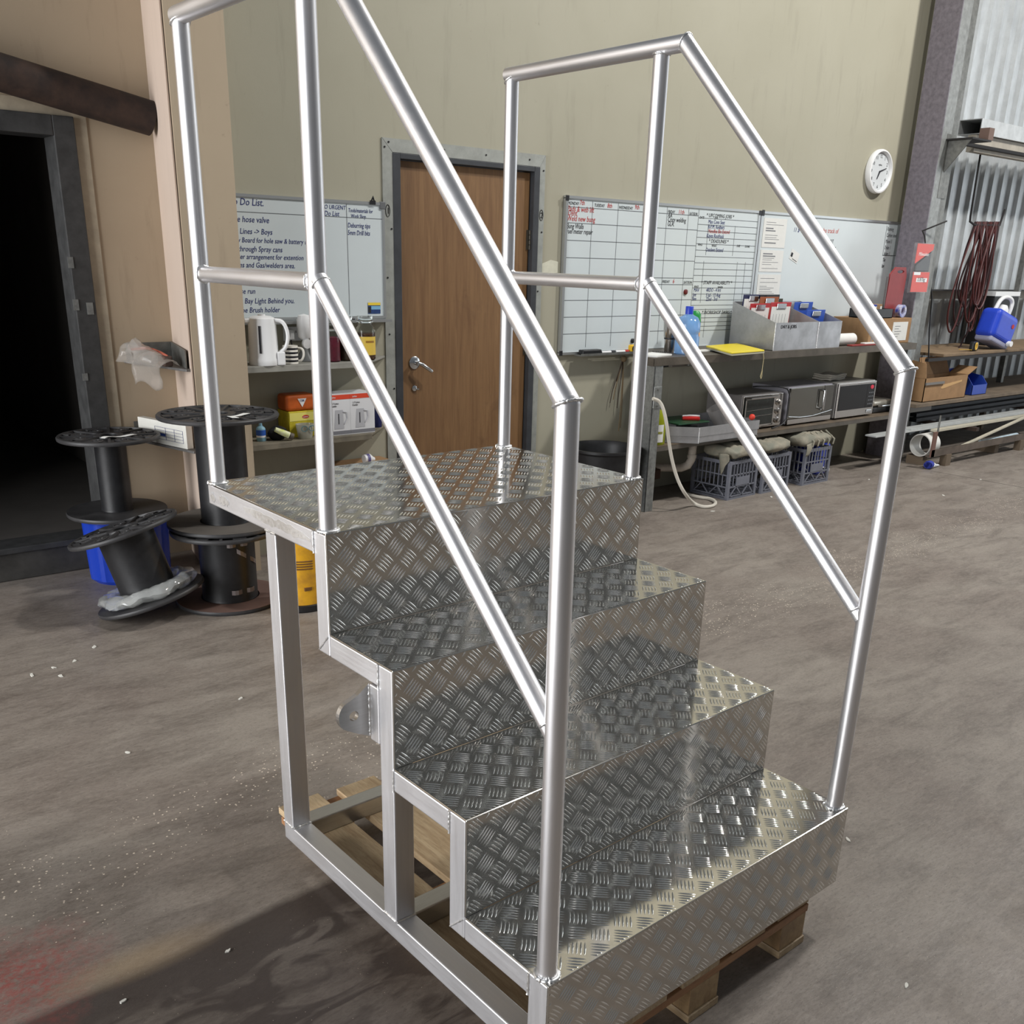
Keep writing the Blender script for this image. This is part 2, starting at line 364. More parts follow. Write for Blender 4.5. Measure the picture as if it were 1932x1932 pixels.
for x, z, t in ((2.963, 1.79, '1'), (4.043, 1.815, '2')):
    w = MB(); w.sweep([(x+.013*cos(a), WALLY-.009, z+.03*sin(a)) for a in [2*pi*i/20 for i in range(20)]], .0018, 5, closed=True); w.build('number_ring', DARK, d1)
    text_mesh('number', t, .045, DARK, d1, (x-.008, WALLY-.0095, z-.015))
CHROME = mat('satin_chrome', rgb(200, 202, 204), .22, 1.0)
hx, hz = 3.144, .985
w = MB(); w.lathe([(.036, 0), (.036, -.006), (.028, -.01), (.012, -.012), (.012, -.05)], (hx, WALLY+.025, hz), 24, 'y'); hd = w.build('door_handle', CHROME, d1, smooth=35)
w = MB(); w.sweep([(hx, WALLY-.02, hz), (hx+.02, WALLY-.03, hz-.006), (hx+.075, WALLY-.035, hz-.042), (hx+.085, WALLY-.034, hz-.048)], [.010, .011, .011, .009], 10); w.build('lever', CHROME, hd, smooth=40)
w = MB(); w.lathe([(.016, 0), (.016, -.006), (.010, -.008)], (hx-.003, WALLY+.025, .84), 16, 'y'); w.box(hx+.006, hx+.022, WALLY+.008, WALLY+.02, .832, .838); w.build('deadlock', CHROME, d1, smooth=35)
for z in (1.62, 1.0, .25):
    w = MB()
    for k in range(4): w.cyl((3.978, WALLY+.012, z+k*.028), (3.978, WALLY+.012, z+k*.028+.024), .008, n=10)
    w.box(3.958, 3.976, WALLY+.018, WALLY+.026, z, z+.11); w.build('hinge', mat('worn_brass_hinge', rgb(96, 92, 84), .4, .8), d1)

# ================================================================== ALUMINIUM ACCESS STAIR (on a timber pallet)
SW, SG, SD = .975, .2441, .5903                       # width, going, platform depth
HB, HR, HR4 = .2152, .2221, .226                      # height of tread 1 over the base, risers
TH = .027
PAL_H = 1.57 - 1.2208 - HB                            # pallet height
ZT = [HB, HB+HR, HB+2*HR, HB+2*HR+HR4]                # tread top heights (local)
stair = thing('access_stair', 'silver aluminium step platform with checker plate treads and tube handrails on a timber pallet', 'step platform', (.9344, 1.0149, PAL_H), TH)

ALP = bpy.data.materials.new('bright_checker_plate'); ALP.use_nodes = True
def metal_nodes(m, col, rough, streak=(1, 1, 1), rv=.06, vs=30, cv=.12, bump=0):
    nt = m.node_tree; b = nt.nodes['Principled BSDF']; b.inputs['Metallic'].default_value = 1.0
    tc = nt.nodes.new('ShaderNodeTexCoord').outputs['Object']; v = node_map(nt, tc, streak)
    n = node_noise(nt, v, vs, 6, .65)
    c = node_mix(nt, node_range(nt, n, .3, .75, 0, 1), col, tuple(x*(1-cv) for x in col[:3])+(1,))
    nt.links.new(c, b.inputs['Base Color'])
    n2 = node_noise(nt, tc, 4, 5, .6)
    nt.links.new(node_math(nt, 'ADD', node_range(nt, n, .2, .8, rough-rv, rough+rv), node_range(nt, n2, .3, .7, -rv*.5, rv*.5)), b.inputs['Roughness'])
    if bump:
        bp = nt.nodes.new('ShaderNodeBump'); bp.inputs['Strength'].default_value = bump; bp.inputs['Distance'].default_value = .001
        nt.links.new(n, bp.inputs['Height']); nt.links.new(bp.outputs[0], b.inputs['Normal'])
    return m
metal_nodes(ALP, rgb(206, 203, 197), .115, (1, 1, 1), .03, 3, .06)
ALR = bpy.data.materials.new('polished_rib'); ALR.use_nodes = True; metal_nodes(ALR, rgb(232, 231, 227), .12, (1, 1, 1), .03, 20, .05)
ALT = bpy.data.materials.new('mill_finish_tube'); ALT.use_nodes = True; metal_nodes(ALT, rgb(228, 227, 229), .42, (30, 30, 1.5), .05, 3, .1)
ALH = bpy.data.materials.new('mill_finish_length'); ALH.use_nodes = True; metal_nodes(ALH, rgb(228, 227, 229), .42, (30, 1.5, 30), .05, 3, .1)
ALG = bpy.data.materials.new('flap_ground_weld'); ALG.use_nodes = True; metal_nodes(ALG, rgb(240, 240, 240), .42, (1, 1, 1), .08, 90, .15, .25)

# --- checker plates: thin sheets with raised five-bar ribs
def rib_mesh(name, Lu, Lv, place, cell=.0445, bl=.0375, bw=.0023, bh=.0014, pitch=.0078):
    mb = MB(); q = cell/sqrt(2)
    nmax = int((Lu+Lv)/cell)+4
    ns = 6
    for i in range(-nmax, nmax):
        for j in range(-nmax, nmax):
            cu, cv = (i+j)*q+.017, (i-j)*q+.012
            if cu < -.04 or cv < -.04 or cu > Lu+.04 or cv > Lv+.04: continue
            par = (i+j) % 2            # rows alternate
            du, dv = ((1, 1) if par else (1, -1)); du /= sqrt(2); dv /= sqrt(2); pu, pv = -dv, du
            for k in range(-2, 3):
                bu, bv = cu+pu*k*pitch, cv+pv*k*pitch
                # clip the bar to the sheet
                t0, t1 = -bl/2, bl/2
                e = .004
                for (b0, d0, Lm) in ((bu, du, Lu), (bv, dv, Lv)):
                    ta, tb = sorted(((e-b0)/d0, (Lm-e-b0)/d0)); t0 = max(t0, ta); t1 = min(t1, tb)
                if t1-t0 < .008: continue
                base = len(mb.v)
                for a in range(ns+1):
                    t = t0+(t1-t0)*a/ns; s = 2*t/bl; sh = sqrt(max(0, 1-s*s)); hh = max(0, 1-s*s)
                    if a in (0, ns): hh *= .3
                    for c, hz in ((-1, 0), (-.55, .8), (0, 1), (.55, .8), (1, 0)):
                        wv = bw*max(.12, sh)*c; mb.v.append(place(bu+du*t+pu*wv, bv+dv*t+pv*wv, bh*hh*hz if c not in (-1, 1) else -.0004))
                for a in range(ns):
                    for c in range(4):
                        A = base+a*5+c; mb.f.append((A, A+5, A+6, A+1))
    return mb
def fold(r0=.0): pass
T = .004
def plate(name, lbl, box, Lu, Lv, place):
    p = MB().box(*box).build(name, ALP, stair, bevel=.0012)
    rb = rib_mesh('raised_ribs', Lu, Lv, place)
    ob = rb.build('raised_ribs', ALR, p, smooth=60); stuff(ob)
    return p
for k in range(4):
    y0 = k*SG; y1 = (k+1)*SG if k < 3 else 3*SG+SD
    z = ZT[k]
    plate('tread_plate' if k < 3 else 'platform_plate', '', (0, SW, y0, y1+(0 if k == 3 else .0), z-T, z), SW, y1-y0, lambda u, v, h, y0=y0, z=z: (u, y0+v, z+h))
    zl = ZT[k-1] if k else .004
    plate('riser_plate', '', (0, SW, y0-.0005, y0+T, zl, z-.001), SW, z-zl, lambda u, v, h, y0=y0, zl=zl: (u, y0-.0005-h, zl+v))

# --- square tube frames, both sides
t5 = .05
ALS = bpy.data.materials.new('satin_square_tube'); ALS.use_nodes = True; metal_nodes(ALS, rgb(226, 226, 229), .46, (30, 30, 1.5), .05, 3, .08)
ALS2 = bpy.data.materials.new('satin_square_rail'); ALS2.use_nodes = True; metal_nodes(ALS2, rgb(226, 226, 229), .46, (30, 1.5, 30), .05, 3, .08)
def tube_v(nm, x0, y0, z0, z1, m=ALS): return MB().box(x0, x0+t5, y0, y0+t5, z0, z1).build(nm, m, stair, bevel=.003)
def tube_y(nm, x0, y0, y1, zt, m=ALS2): return MB().box(x0, x0+t5, y0, y1, zt-t5, zt).build(nm, m, stair, bevel=.003)
def bead(pts, r=.0032, nm='weld_bead', parent=stair):
    mb = MB(); P = [Vector(p) for p in pts]; out = []; rs = []
    for a, b in zip(P[:-1], P[1:]):
        n = max(2, int((b-a).length/.003))
        for i in range(n):
            out.append(a.lerp(b, i/n)+Vector((random.uniform(-1, 1), random.uniform(-1, 1), random.uniform(-1, 1)))*.0004); rs.append(r*(1.15 if (len(out) % 2) else .8)*random.uniform(.85, 1.15))
    out.append(P[-1]); rs.append(r)
    return mb.sweep(out, rs, 7).build(nm, ALG, parent, smooth=70)
BASEZ = 0.0
for side, xo in ((0, .0006), (1, SW-t5-.0006)):
    zz = [z-T-.0004 for z in ZT]
    tube_y('platform_rail', xo, 3*SG+t5+.001, 3*SG+SD, zz[3])
    tube_v('riser_post', xo, 3*SG+T, zz[2]-t5, zz[3])
    tube_y('tread_rail', xo, 2*SG+t5+T+.001, 3*SG+T-.001, zz[2])
    tube_v('leg', xo, 2*SG+T, BASEZ+t5, zz[2])
    tube_y('tread_rail', xo, SG+t5+T+.001, 2*SG+T-.001, zz[1])
    tube_v('riser_post', xo, SG+T, zz[0]-t5, zz[1])
    tube_y('tread_rail', xo, t5+T+.001, SG+T-.001, zz[0])
    tube_v('leg', xo, T, BASEZ+t5, zz[0])
    tube_v('leg', xo, .965, BASEZ+t5+.0005, zz[3]-t5-.0005)
    tube_y('base_rail', xo, T, 1.015, BASEZ+t5)
    xb = xo-.0005 if side == 0 else xo+t5+.0005
    for (y, za, zb) in ((3*SG+t5+T, zz[3]-t5, zz[3]), (2*SG+t5+T, zz[2]-t5-.005, zz[2]), (SG+t5+T, zz[1]-t5, zz[1]), (t5+T, zz[0]-t5, zz[0]), (2*SG+T, zz[1]-t5, zz[1])):
        bead([(xb, y, za), (xb, y, zb)], .003)
    for (ya, yb, z) in ((.965, 1.015, zz[3]-t5), (2*SG+T, 2*SG+t5+T, BASEZ+t5), (.965, 1.015, BASEZ+t5)):
        bead([(xb+(.002 if side == 0 else -.002), ya, z), (xb+(.002 if side == 0 else -.002), yb, z)], .0035)
    for ya in (2*SG+T, .965): bead([(xo, ya-.001, BASEZ+t5), (xo+t5, ya-.001, BASEZ+t5)], .004)
    bead([(xb, 3*SG+T+t5-.005, zz[2]-t5+.005), (xb, 3*SG+T+.004, zz[2]-.004)], .0022); bead([(xb, SG+T+t5-.005, zz[0]-t5+.005), (xb, SG+T+.004, zz[0]-.004)], .0022)
for y in (.965, 2*SG+T, .06):
    MB().box(t5+.0012, SW-t5-.0012, y, y+t5, BASEZ, BASEZ+t5).build('base_crossbar', mat('mill_cross', rgb(200, 200, 200), .3, 1.0, .1, 12, stretch=(1, 20, 20)), stair, bevel=.003)
for y, z in ((3*SG+SD-t5, ZT[3]-T-.0005), (1.0, ZT[3]-T-.0005), (2*SG+.1, ZT[2]-T-.0005)):
    MB().box(t5+.0012, SW-t5-.0012, y, y+t5-.001, z-t5, z).build('platform_crossbar', MATS['mill_cross'], stair, bevel=.003)

# ground patches on the platform edge tube
for (ya, yb, za, zb) in ((.80, 1.12, .012, .034), (1.20, 1.26, .016, .036), (1.28, 1.31, .02, .04)):
    n = 18; top = []; bot = []
    for i in range(n+1):
        y = ya+(yb-ya)*i/n; e = min(1, 4*min(i, n-i)/n)
        zc = ZT[3]-T-(za+zb)/2; hh = (zb-za)/2*(.35+.65*e)*random.uniform(.8, 1.2); top.append((y, zc+hh+random.uniform(-.003, .003))); bot.append((y, zc-hh+random.uniform(-.003, .003)))
    MB().prism(top+bot[::-1], 'x', -.0004, .0008).build('ground_patch', ALG, stair)

# lifting lug and its doubler
for sx, xf in ((-1, 0), (1, SW)):
    MB().box(min(xf, xf-sx*.03), max(xf, xf-sx*.03), 2*SG+t5+T+.001, 2*SG+t5+T+.036, .47, .60).build('doubler_plate', ALT, stair, bevel=.003)
    yl = 2*SG+t5+T+.036
    prof = []
    for i in range(13):
        a = pi/2+pi*i/12; prof.append((.052+.030*-cos(a)*1.0, .538+.030*sin(a)))
    prof = [(xf+sx*px, pz) for px, pz in ([(.0, .598)]+[( .042-.030*cos(pi*.30+pi*.40+ -pi*.2+ i*0), 0) for i in []])]
    out = [(0.0, .600), (.028, .580)]+[(.046+.028*cos(a), .538+.033*sin(a)) for a in [radians(62-11*i) for i in range(13)]]+[(.03, .492), (0.0, .478)]
    hole = [(.038+.011*cos(2*pi*i/20), .536+.011*sin(2*pi*i/20)) for i in range(20)]
    bm = bmesh.new()
    def loop(pts, y): return [bm.verts.new((xf+sx*p[0], y, p[1])) for p in pts]
    th = .012
    oa, ob_, ha, hb_ = loop(out, yl), loop(out, yl+th), loop(hole, yl), loop(hole, yl+th)
    for A, B in ((oa, ob_), (ha, hb_)):
        for i in range(len(A)): bm.faces.new((A[i], A[(i+1) % len(A)], B[(i+1) % len(B)], B[i]))
    for O, Hh in ((oa, ha), (ob_, hb_)):
        es = []
        for Lp in (O, Hh):
            for i in range(len(Lp)): es.append(bm.edges.get((Lp[i], Lp[(i+1) % len(Lp)])))
        bmesh.ops.triangle_fill(bm, edges=es, use_beauty=True)
    bmesh.ops.recalc_face_normals(bm, faces=bm.faces)
    me = bpy.data.meshes.new('lifting_lug'); bm.to_mesh(me); bm.free(); me.materials.append(MATS['mill_cross'])
    lo = bpy.data.objects.new('lifting_lug', me); COL.objects.link(lo); lo.parent = stair
    bead([(xf, yl-.001, .485), (xf, yl-.001, .595)], .004)

# --- handrails: each side one top rail run, a mid rail run and three posts
PR = .0190
yR, yF, y0 = 3*SG+SD-.022, 3*SG+.024, .026
ZP = ZT[3]
for side in (0, 1):
    sg = 1 if side == 0 else -1
    xe = .0195 if side == 0 else SW-.0195
    zp = ZP+1.0223; zm = ZP+.4965; zf = HB+1.0245; zfm = HB+.4824
    lean = .014 if side == 0 else 0.0
    ytop = y0+lean
    post = MB().sweep([(xe, yR, ZP), (xe, yR, zp-PR*.6)], PR, 24).build('rear_post', ALT, stair, smooth=40)
    MB().sweep([(xe, yF, ZP), (xe, yF, zp-PR*.6)], PR, 24).build('middle_post', ALT, stair, smooth=40)
    MB().sweep([(xe, y0, HB), (xe, ytop, zf)], PR, 24).build('front_post', ALT, stair, smooth=40)
    yc = yF-.072
    MB().sweep([(xe, yR+PR, zp), (xe, yc, zp), (xe, ytop, zf)], PR, 24).build('top_rail', ALH, stair, smooth=40)
    MB().sweep([(xe, yR-PR*.6, zm), (xe, yF+PR*.6, zm)], PR*.93, 24).build('mid_rail', ALH, stair, smooth=40)
    MB().sweep([(xe, yF-PR*.4, zm+.005), (xe, y0+PR*.4, zfm)], PR*.93, 24).build('mid_rail', ALH, stair, smooth=40)
    MB().ball((xe, ytop, zf), PR*1.02, 16).build('mitre_joint', ALT, stair, smooth=60)
    def ring(c, d, r, rr=.0032):
        d = Vector(d).normalized(); a = d.orthogonal().normalized(); b = d.cross(a); c = Vector(c)
        bead([c+a*cos(t)*r+b*sin(t)*r for t in [2*pi*i/24 for i in range(25)]], rr)
    for y, z in ((yR, ZP), (yF, ZP), (y0, HB)): ring((xe, y, z+.001), (0, 0, 1), PR+.002, .0045)
    ring((xe, yR-PR, zm), (0, 1, 0), PR*.95); ring((xe, yF+PR, zm), (0, 1, 0), PR*.95)
    sd = Vector((0, y0-yF, zfm-zm)); ring(Vector((xe, yF-PR*.8, zm-.004)), sd, PR*.96, .0024); ring(Vector((xe, y0+PR*1.1, zfm+.02)), sd, PR*.94, .0022)
    tl = Vector((0, ytop-yc, zf-zp)).normalized(); dn = Vector((0, 0, -1))
    ring((xe, ytop, zf), (tl+dn), PR*1.12, .0028); ring((xe, yc, zp), (Vector((0, -1, 0))+tl), PR*1.05, .0025)
    ring((xe, yF, zp-PR*.8), (0, 0, 1), PR*1.02, .0028); ring((xe, yR, zp-PR*.8), (0, 0.5, 1), PR*1.06, .0028)

# --- timber pallet beneath
pal = thing('timber_pallet', 'rough pine pallet lying on the concrete under the aluminium step platform', 'pallet', (.9344, 1.0149, 0), TH)
PINE = wood_material('weathered_pine', rgb(196, 174, 140), rgb(158, 132, 100), rgb(92, 70, 50), (16, 1.6, 16))
PINEX = wood_material('weathered_pine_cross', rgb(172, 128, 88), rgb(134, 92, 62), rgb(80, 54, 36), (1.6, 16, 16))
PINEB = wood_material('pallet_block', rgb(180, 152, 112), rgb(140, 110, 78), rgb(74, 54, 38), (5, 5, 5))
ph = PAL_H
for i in range(5):
    x = .054+i*.1755
    MB().box(x, x+.124+random.uniform(-.004, .004), .004+random.uniform(0, .008), 1.15+random.uniform(-.01, .012), ph-.021, ph-.0006).build('deck_board', PINE, pal, bevel=.002)
for y in (.008, .525, 1.04):
    MB().box(.052, .878, y, y+.1, ph-.043, ph-.0215).build('stringer_board', PINEX, pal, bevel=.002)
for x in (.125, .44, .775):
    for y in (.010, .527, 1.042):
        MB().box(x, x+.1, y, y+.098, .0205, ph-.0435).build('block', PINEB, pal, bevel=.002)
    MB().box(x-.002, x+.102, .006, 1.145, 0, .020).build('bottom_board', PINE, pal, bevel=.002)

# ================================================================== helpers for things authored in room coordinates
def part(mb, name, m, root, **k):
    L = root.matrix_basis.translation if root.parent is None else root.parent.location
    mb.xf(Matrix.Translation(-Vector(root.location))) if root.parent is None else mb.xf(Matrix.Translation(-Vector(root.parent.location)))
    return mb.build(name, m, root, **k)
def one(mb, name, m, loc, label, cat, group=None, **k):     # a thing that is one mesh, authored in room coordinates
    mb.xf(Matrix.Translation(-Vector(loc))); o = mb.build(name, m, None, **k); o.location = loc
    return tag(o, label, cat, group)
def writing(txt, size, m, root, px, py, Y, align='LEFT', shear=.18, sx=.85, name='handwriting'):
    p = wy(px, py, Y)
    return text_mesh(name, txt, size, m, root, p-Vector(root.location), shear=shear, align=align, sx=sx)
def noisy(mb, amp, scale, start=0, seed=0.0):
    for i in range(start, len(mb.v)):
        v = Vector(mb.v[i]); d = mnoise.noise_vector(v*scale+Vector((seed, seed*1.7, 3.1)))
        mb.v[i] = tuple(v+d*amp)
    return mb
PLA_BLACK = mat('black_moulded_plastic', rgb(34, 34, 36), .42, 0, .3, 30, bump=.06)
PLA_BLACKD = mat('dusty_black_plastic', rgb(58, 57, 58), .5, 0, .35, 12)
WHITE = mat('white_plastic', rgb(226, 226, 226), .35)
PAPER = mat('white_paper', rgb(222, 222, 218), .8, var=.06, vscale=20)
CARD = mat('brown_cardboard', rgb(158, 124, 88), .8, var=.18, vscale=14)
ALU = mat('brushed_aluminium_sheet', rgb(186, 186, 188), .42, .85, .25, 9, rvar=.1)
INKB = mat('blue_marker_ink', rgb(28, 40, 104), .6); INKK = mat('black_marker_ink', rgb(26, 27, 34), .6); INKR = mat('red_marker_ink', rgb(176, 40, 36), .6)
BOARD = mat('whiteboard_enamel', rgb(202, 210, 212), .3, 0, .05, 2.5)
BOARDF = mat('whiteboard_aluminium_frame', rgb(188, 190, 190), .35, .8)
CLEAR = mat('clear_plastic', rgb(235, 238, 240), .12, trans=.85, alpha=.5)
GLASS = mat('clear_glass', rgb(240, 244, 242), .04, trans=1.0, ior=1.3)

# ------------------------------------------------------------------ rusty pipe over the doorway
P0, P1 = wy(-60, 118, 4.98), wy(284, 223, 4.98)
pipe = thing('steel_pipe', 'rusty brown steel pipe fixed on the wall above the dark doorway', 'pipe', P0)
RUST = mat('rust_brown_steel', rgb(66, 50, 42), .75, .2, .5, 9, rgb(40, 32, 30), bump=.3, bscale=50)
mb = MB(); mb.sweep([P0-(P1-P0)*1.5, P1], .076, 28, caps=False); mb.sweep([P1, P0-(P1-P0)*1.5], .069, 28, caps=False)
part(mb, 'pipe_barrel', RUST, pipe, smooth=50)
d = (P1-P0).normalized(); mb = MB()
ringo = [];  n = 28; a = d.orthogonal().normalized(); b = d.cross(a)
mb.v = [tuple(P1+(a*cos(2*pi*i/n)+b*sin(2*pi*i/n))*r) for r in (.0765, .0685) for i in range(n)]
mb.f = [(i, (i+1) % n, n+(i+1) % n, n+i) for i in range(n)]
part(mb, 'pipe_end', RUST, pipe)
mb = MB(); mb.cyl(P0+Vector((.35, .04, -.02)), P0+Vector((.35, .1205, -.02)), .02, n=8); part(mb, 'wall_bracket', RUST, pipe)

# ------------------------------------------------------------------ cable spools
def spool(root, R, rc, h, core=PLA_BLACK, fl=PLA_BLACKD):
    t = .018
    def flange(z, up, nm):
        mb = MB(); s = 1 if up else -1
        mb.lathe([(R*.16, z), (R*.99, z), (R, z+s*t*.3), (R, z+s*t*.7), (R*.985, z+s*t), (R*.93, z+s*t), (R*.92, z+s*t*.5), (R*.30, z+s*t*.5), (R*.29, z+s*t), (R*.17, z+s*t), (R*.16, z)], n=40)
        o = mb.build(nm, fl, root, smooth=35)
        mb = MB(); zt = z+s*t*.5
        for k in range(8):
            a = 2*pi*k/8
            c = len(mb.v); mb.box(R*.29, R*.93, -.006, .006, min(zt, zt+s*t*.5), max(zt, zt+s*t*.5)); mb.xf(Matrix.Rotation(a, 4, 'Z'), c)
            c = len(mb.v); mb.sweep([(R*.62+R*.14*cos(q), R*.11*sin(q), zt+s*t*.12) for q in [2*pi*i/12 for i in range(12)]], .006, 5, closed=True); mb.xf(Matrix.Rotation(a+pi/8, 4, 'Z'), c)
            c = len(mb.v); mb.box(R*.78, R*.9, -R*.11, R*.11, min(zt, zt+s*t*.45), max(zt, zt+s*t*.45)); mb.xf(Matrix.Rotation(a+pi/8, 4, 'Z'), c)
            c = len(mb.v); mb.lathe([(.02, zt), (.02, zt+s*t*.45), (.011, zt+s*t*.45), (.01, zt+s*t*.2)], (R*.6, 0, 0), 12); mb.xf(Matrix.Rotation(a+pi/8, 4, 'Z'), c)
        mb.build('moulded_ribs', fl, o, smooth=40)
        return o
    flange(h-t, True, 'top_flange'); flange(t, False, 'bottom_flange')
    mb = MB(); mb.lathe([(rc*1.02, t), (rc, t+.01), (rc, h-t-.01), (rc*1.02, h-t), (rc*.9, h-t), (rc*.9, t), (rc*1.02, t)], n=36); mb.build('core', core, root, smooth=40)
    mb = MB(); mb.lathe([(R*.165, .002), (R*.165, h-.003), (R*.15, h-.003), (R*.15, .002), (R*.165, .002)], n=20); mb.build('axle_bore', core, root, smooth=40)
cC = Vector((1.69, 4.22, 0))
sC = thing('cable_spool', 'black spool standing on the floor with tape strips on its core, under another spool', 'spool', cC, .3)
spool(sC, .25, .128, .355)
mb = MB(); mb.lathe([(.2485, .0188), (.2485, .0195), (.135, .0195), (.135, .0188)], n=40); mb.build('flange_label_disc', mat('dusty_red_fibre_board', rgb(112, 88, 80), .85, 0, .2, 8), sC, smooth=30)
TAPE = mat('clear_packing_tape', rgb(150, 140, 138), .2, trans=.3, alpha=.75)
for a0, z0, z1, ln in ((-1.95, .30, .30, .10), (-1.62, .27, .19, .12), (-1.9, .07, .07, .12)):
    mb = MB(); mb.grid(8, 1, lambda u, v: ((.1305+.006*sin(u*9))*cos(a0+ln/.13*u-.3), (.1305+.006*sin(u*9))*sin(a0+ln/.13*u-.3), z0+(z1-z0)*u+(v-.5)*.022)); mb.build('tape_strip', TAPE, sC, solid=.0006)
cB = Vector((1.72, 4.27, .356)); zb = wy(413, 779, 4.27).z
sB = thing('cable_spool', 'black spool with a torn paper strip on top, stacked on another spool beside the pier', 'spool', cB, 1.0)
spool(sB, .27, .113, max(.4, zb-.356))
hB = max(.4, zb-.356)
mb = MB(); mb.grid(10, 2, lambda u, v: (-.16+.13*u, -.12+.03*sin(5*u)+v*.03, hB+.004+.003*sin(9*u))); mb.build('paper_strip', PAPER, sB, solid=.0008)
mb = MB(); mb.lathe([(.2685, .0188), (.2685, .0195), (.12, .0195), (.12, .0188)], n=40); mb.build('flange_cover_disc', mat('dusty_grey_board', rgb(92, 86, 80), .85, 0, .2, 8), sB, smooth=30)
pA = wy(205, 820, 4.828)
zA0 = .335
sA = thing('cable_spool', 'tall black spool with a torn paper strip on its flange, beside the dark doorway', 'spool', (pA.x, 4.828, zA0), .5)
spool(sA, .235, .073, pA.z-zA0)
mb = MB(); mb.grid(10, 2, lambda u, v: (-.10+.15*u, -.10+.03*sin(4*u+1)+v*.028, pA.z-zA0+.004+.003*sin(9*u))); mb.build('paper_strip', PAPER, sA, solid=.0008)
pb = wy(272, 1070, 4.66)
BLUEP = mat('blue_ribbed_plastic', rgb(24, 58, 168), .3, trans=.15)
bb = thing('plastic_tub', 'blue ribbed plastic tub behind the leaning spool, carrying the tall spool', 'tub', (pA.x+.03, 4.828, 0))
mb = MB(); n = 48
for z, r in ((0, .15), (.02, .165), (.31, .175), (.331, .18)):
    for j in range(n):
        a = 2*pi*j/n; q = r*(1+(.03 if (j % 4) < 2 else -.02)*(1 if .01 < z < .32 else 0)); mb.v.append((q*cos(a)*1.15, q*sin(a), z))
for i in range(3):
    for j in range(n): mb.f.append((i*n+j, i*n+(j+1) % n, (i+1)*n+(j+1) % n, (i+1)*n+j))
mb.f.append(tuple(range(n-1, -1, -1))); mb.f.append(tuple(3*n+j for j in range(n)))
mb.build('tub_body', BLUEP, bb, smooth=25)
mb = MB(); mb.sweep([(.182*1.15*cos(2*pi*i/40), .182*sin(2*pi*i/40), .322) for i in range(40)], .008, 6, closed=True); mb.build('tub_rim', BLUEP, bb, smooth=50)
# leaning spool with stretch wrap
cD = wz(288, 1128, .070)
sD = thing('cable_spool', 'leaning black spool with clear stretch wrap gathered around its foot', 'spool', cD, rot=(Matrix.Rotation(radians(-17), 3, Vector((.631, .776, 0))) @ Matrix.Rotation(.2, 3, 'Z')).to_euler())
spool(sD, .243, .122, .345)
mb = MB()
def wrapfn(u, v):
    a = 2*pi*u; b = 2*pi*v
    return Vector(((.172+.046*cos(b))*cos(a), (.172+.046*cos(b))*sin(a), .050+.026*sin(b)))
mb.grid(90, 12, wrapfn); noisy(mb, .016, 18); noisy(mb, .005, 60)
mb.build('stretch_wrap', mat('crumpled_stretch_film', rgb(206, 208, 206), .1, trans=.5, alpha=.7, coat=.6), sD, smooth=60)
# yellow mop bucket
yb = Vector((1.935, 3.925, 0))
yr = thing('mop_bucket', 'yellow plastic mop bucket with a dark base rim beside the floor spool', 'bucket', yb)
YEL = mat('scuffed_yellow_plastic', rgb(226, 168, 40), .45, 0, .3, 12, rgb(170, 120, 50), lo=.45, hi=.8)
mb = MB(); mb.lathe([(.108, .03), (.112, .05), (.125, .38), (.13, .40), (.122, .40), (.105, .06)], n=32, sx=1.0, sy=.85); mb.build('bucket_body', YEL, yr, smooth=35)
mb = MB(); mb.lathe([(.112, 0), (.117, .006), (.117, .032), (.110, .036)], n=32, sy=.85); mb.build('base_rim', PLA_BLACK, yr, smooth=35)
for k in range(4):
    mb = MB(); zz = .25-.012*k; mb.sweep([(.1195*cos(a), .1195*.85*sin(a), zz) for a in [radians(195+6*i) for i in range(13)]], .0035, 5); mb.build('brown_grip_line', mat('bucket_brown', rgb(110, 76, 34), .7), yr)  # thin raised lines in one brown colour across the yellow body
mb = MB(); mb.box(-.05, -.015, -.102, -.092, .11, .125); mb.build('brown_bar', MATS['bucket_brown'], yr)  # small raised block in the same brown
mb = MB(); mb.sweep([(.13*cos(a), 0, .39+.08*sin(a)) for a in [pi*i/16 for i in range(17)]], .006, 6); mb.build('handle', GALV, yr, smooth=40)

# ------------------------------------------------------------------ corner shelves left of the pier
def tri_shelf(z, lab):
    r = thing('corner_shelf', lab, 'shelf', (1.7, 4.9, z-.012))
    mb = MB(); mb.prism([(1.585, LWY-.002), (1.842, LWY-.002), (1.738, 4.60), (1.715, 4.60)], 'z', z-.012, z); part(mb, 'shelf_board', mat('grey_shelf_steel', rgb(120, 118, 116), .5, .4, .3, 14), r, bevel=.002)
    mb = MB(); mb.prism([(1.60, LWY-.006), (1.60, LWY-.002), (1.840, LWY-.002), (1.840, LWY-.006)], 'z', z, z+.085); part(mb, 'upstand', GALV_DULL, r)
    if z > .8: mb = MB(); mb.prism([(1.722, 4.62), (1.728, 4.62), (1.836, LWY-.008), (1.830, LWY-.008)], 'z', z, z+.085); part(mb, 'upstand', GALV_DULL, r)
    return r
tri_shelf(1.035, 'grey steel corner shelf with zinc upstands under a clear plastic bag')
tri_shelf(.645, 'grey steel corner shelf close to the floor, carrying a printed white carton')
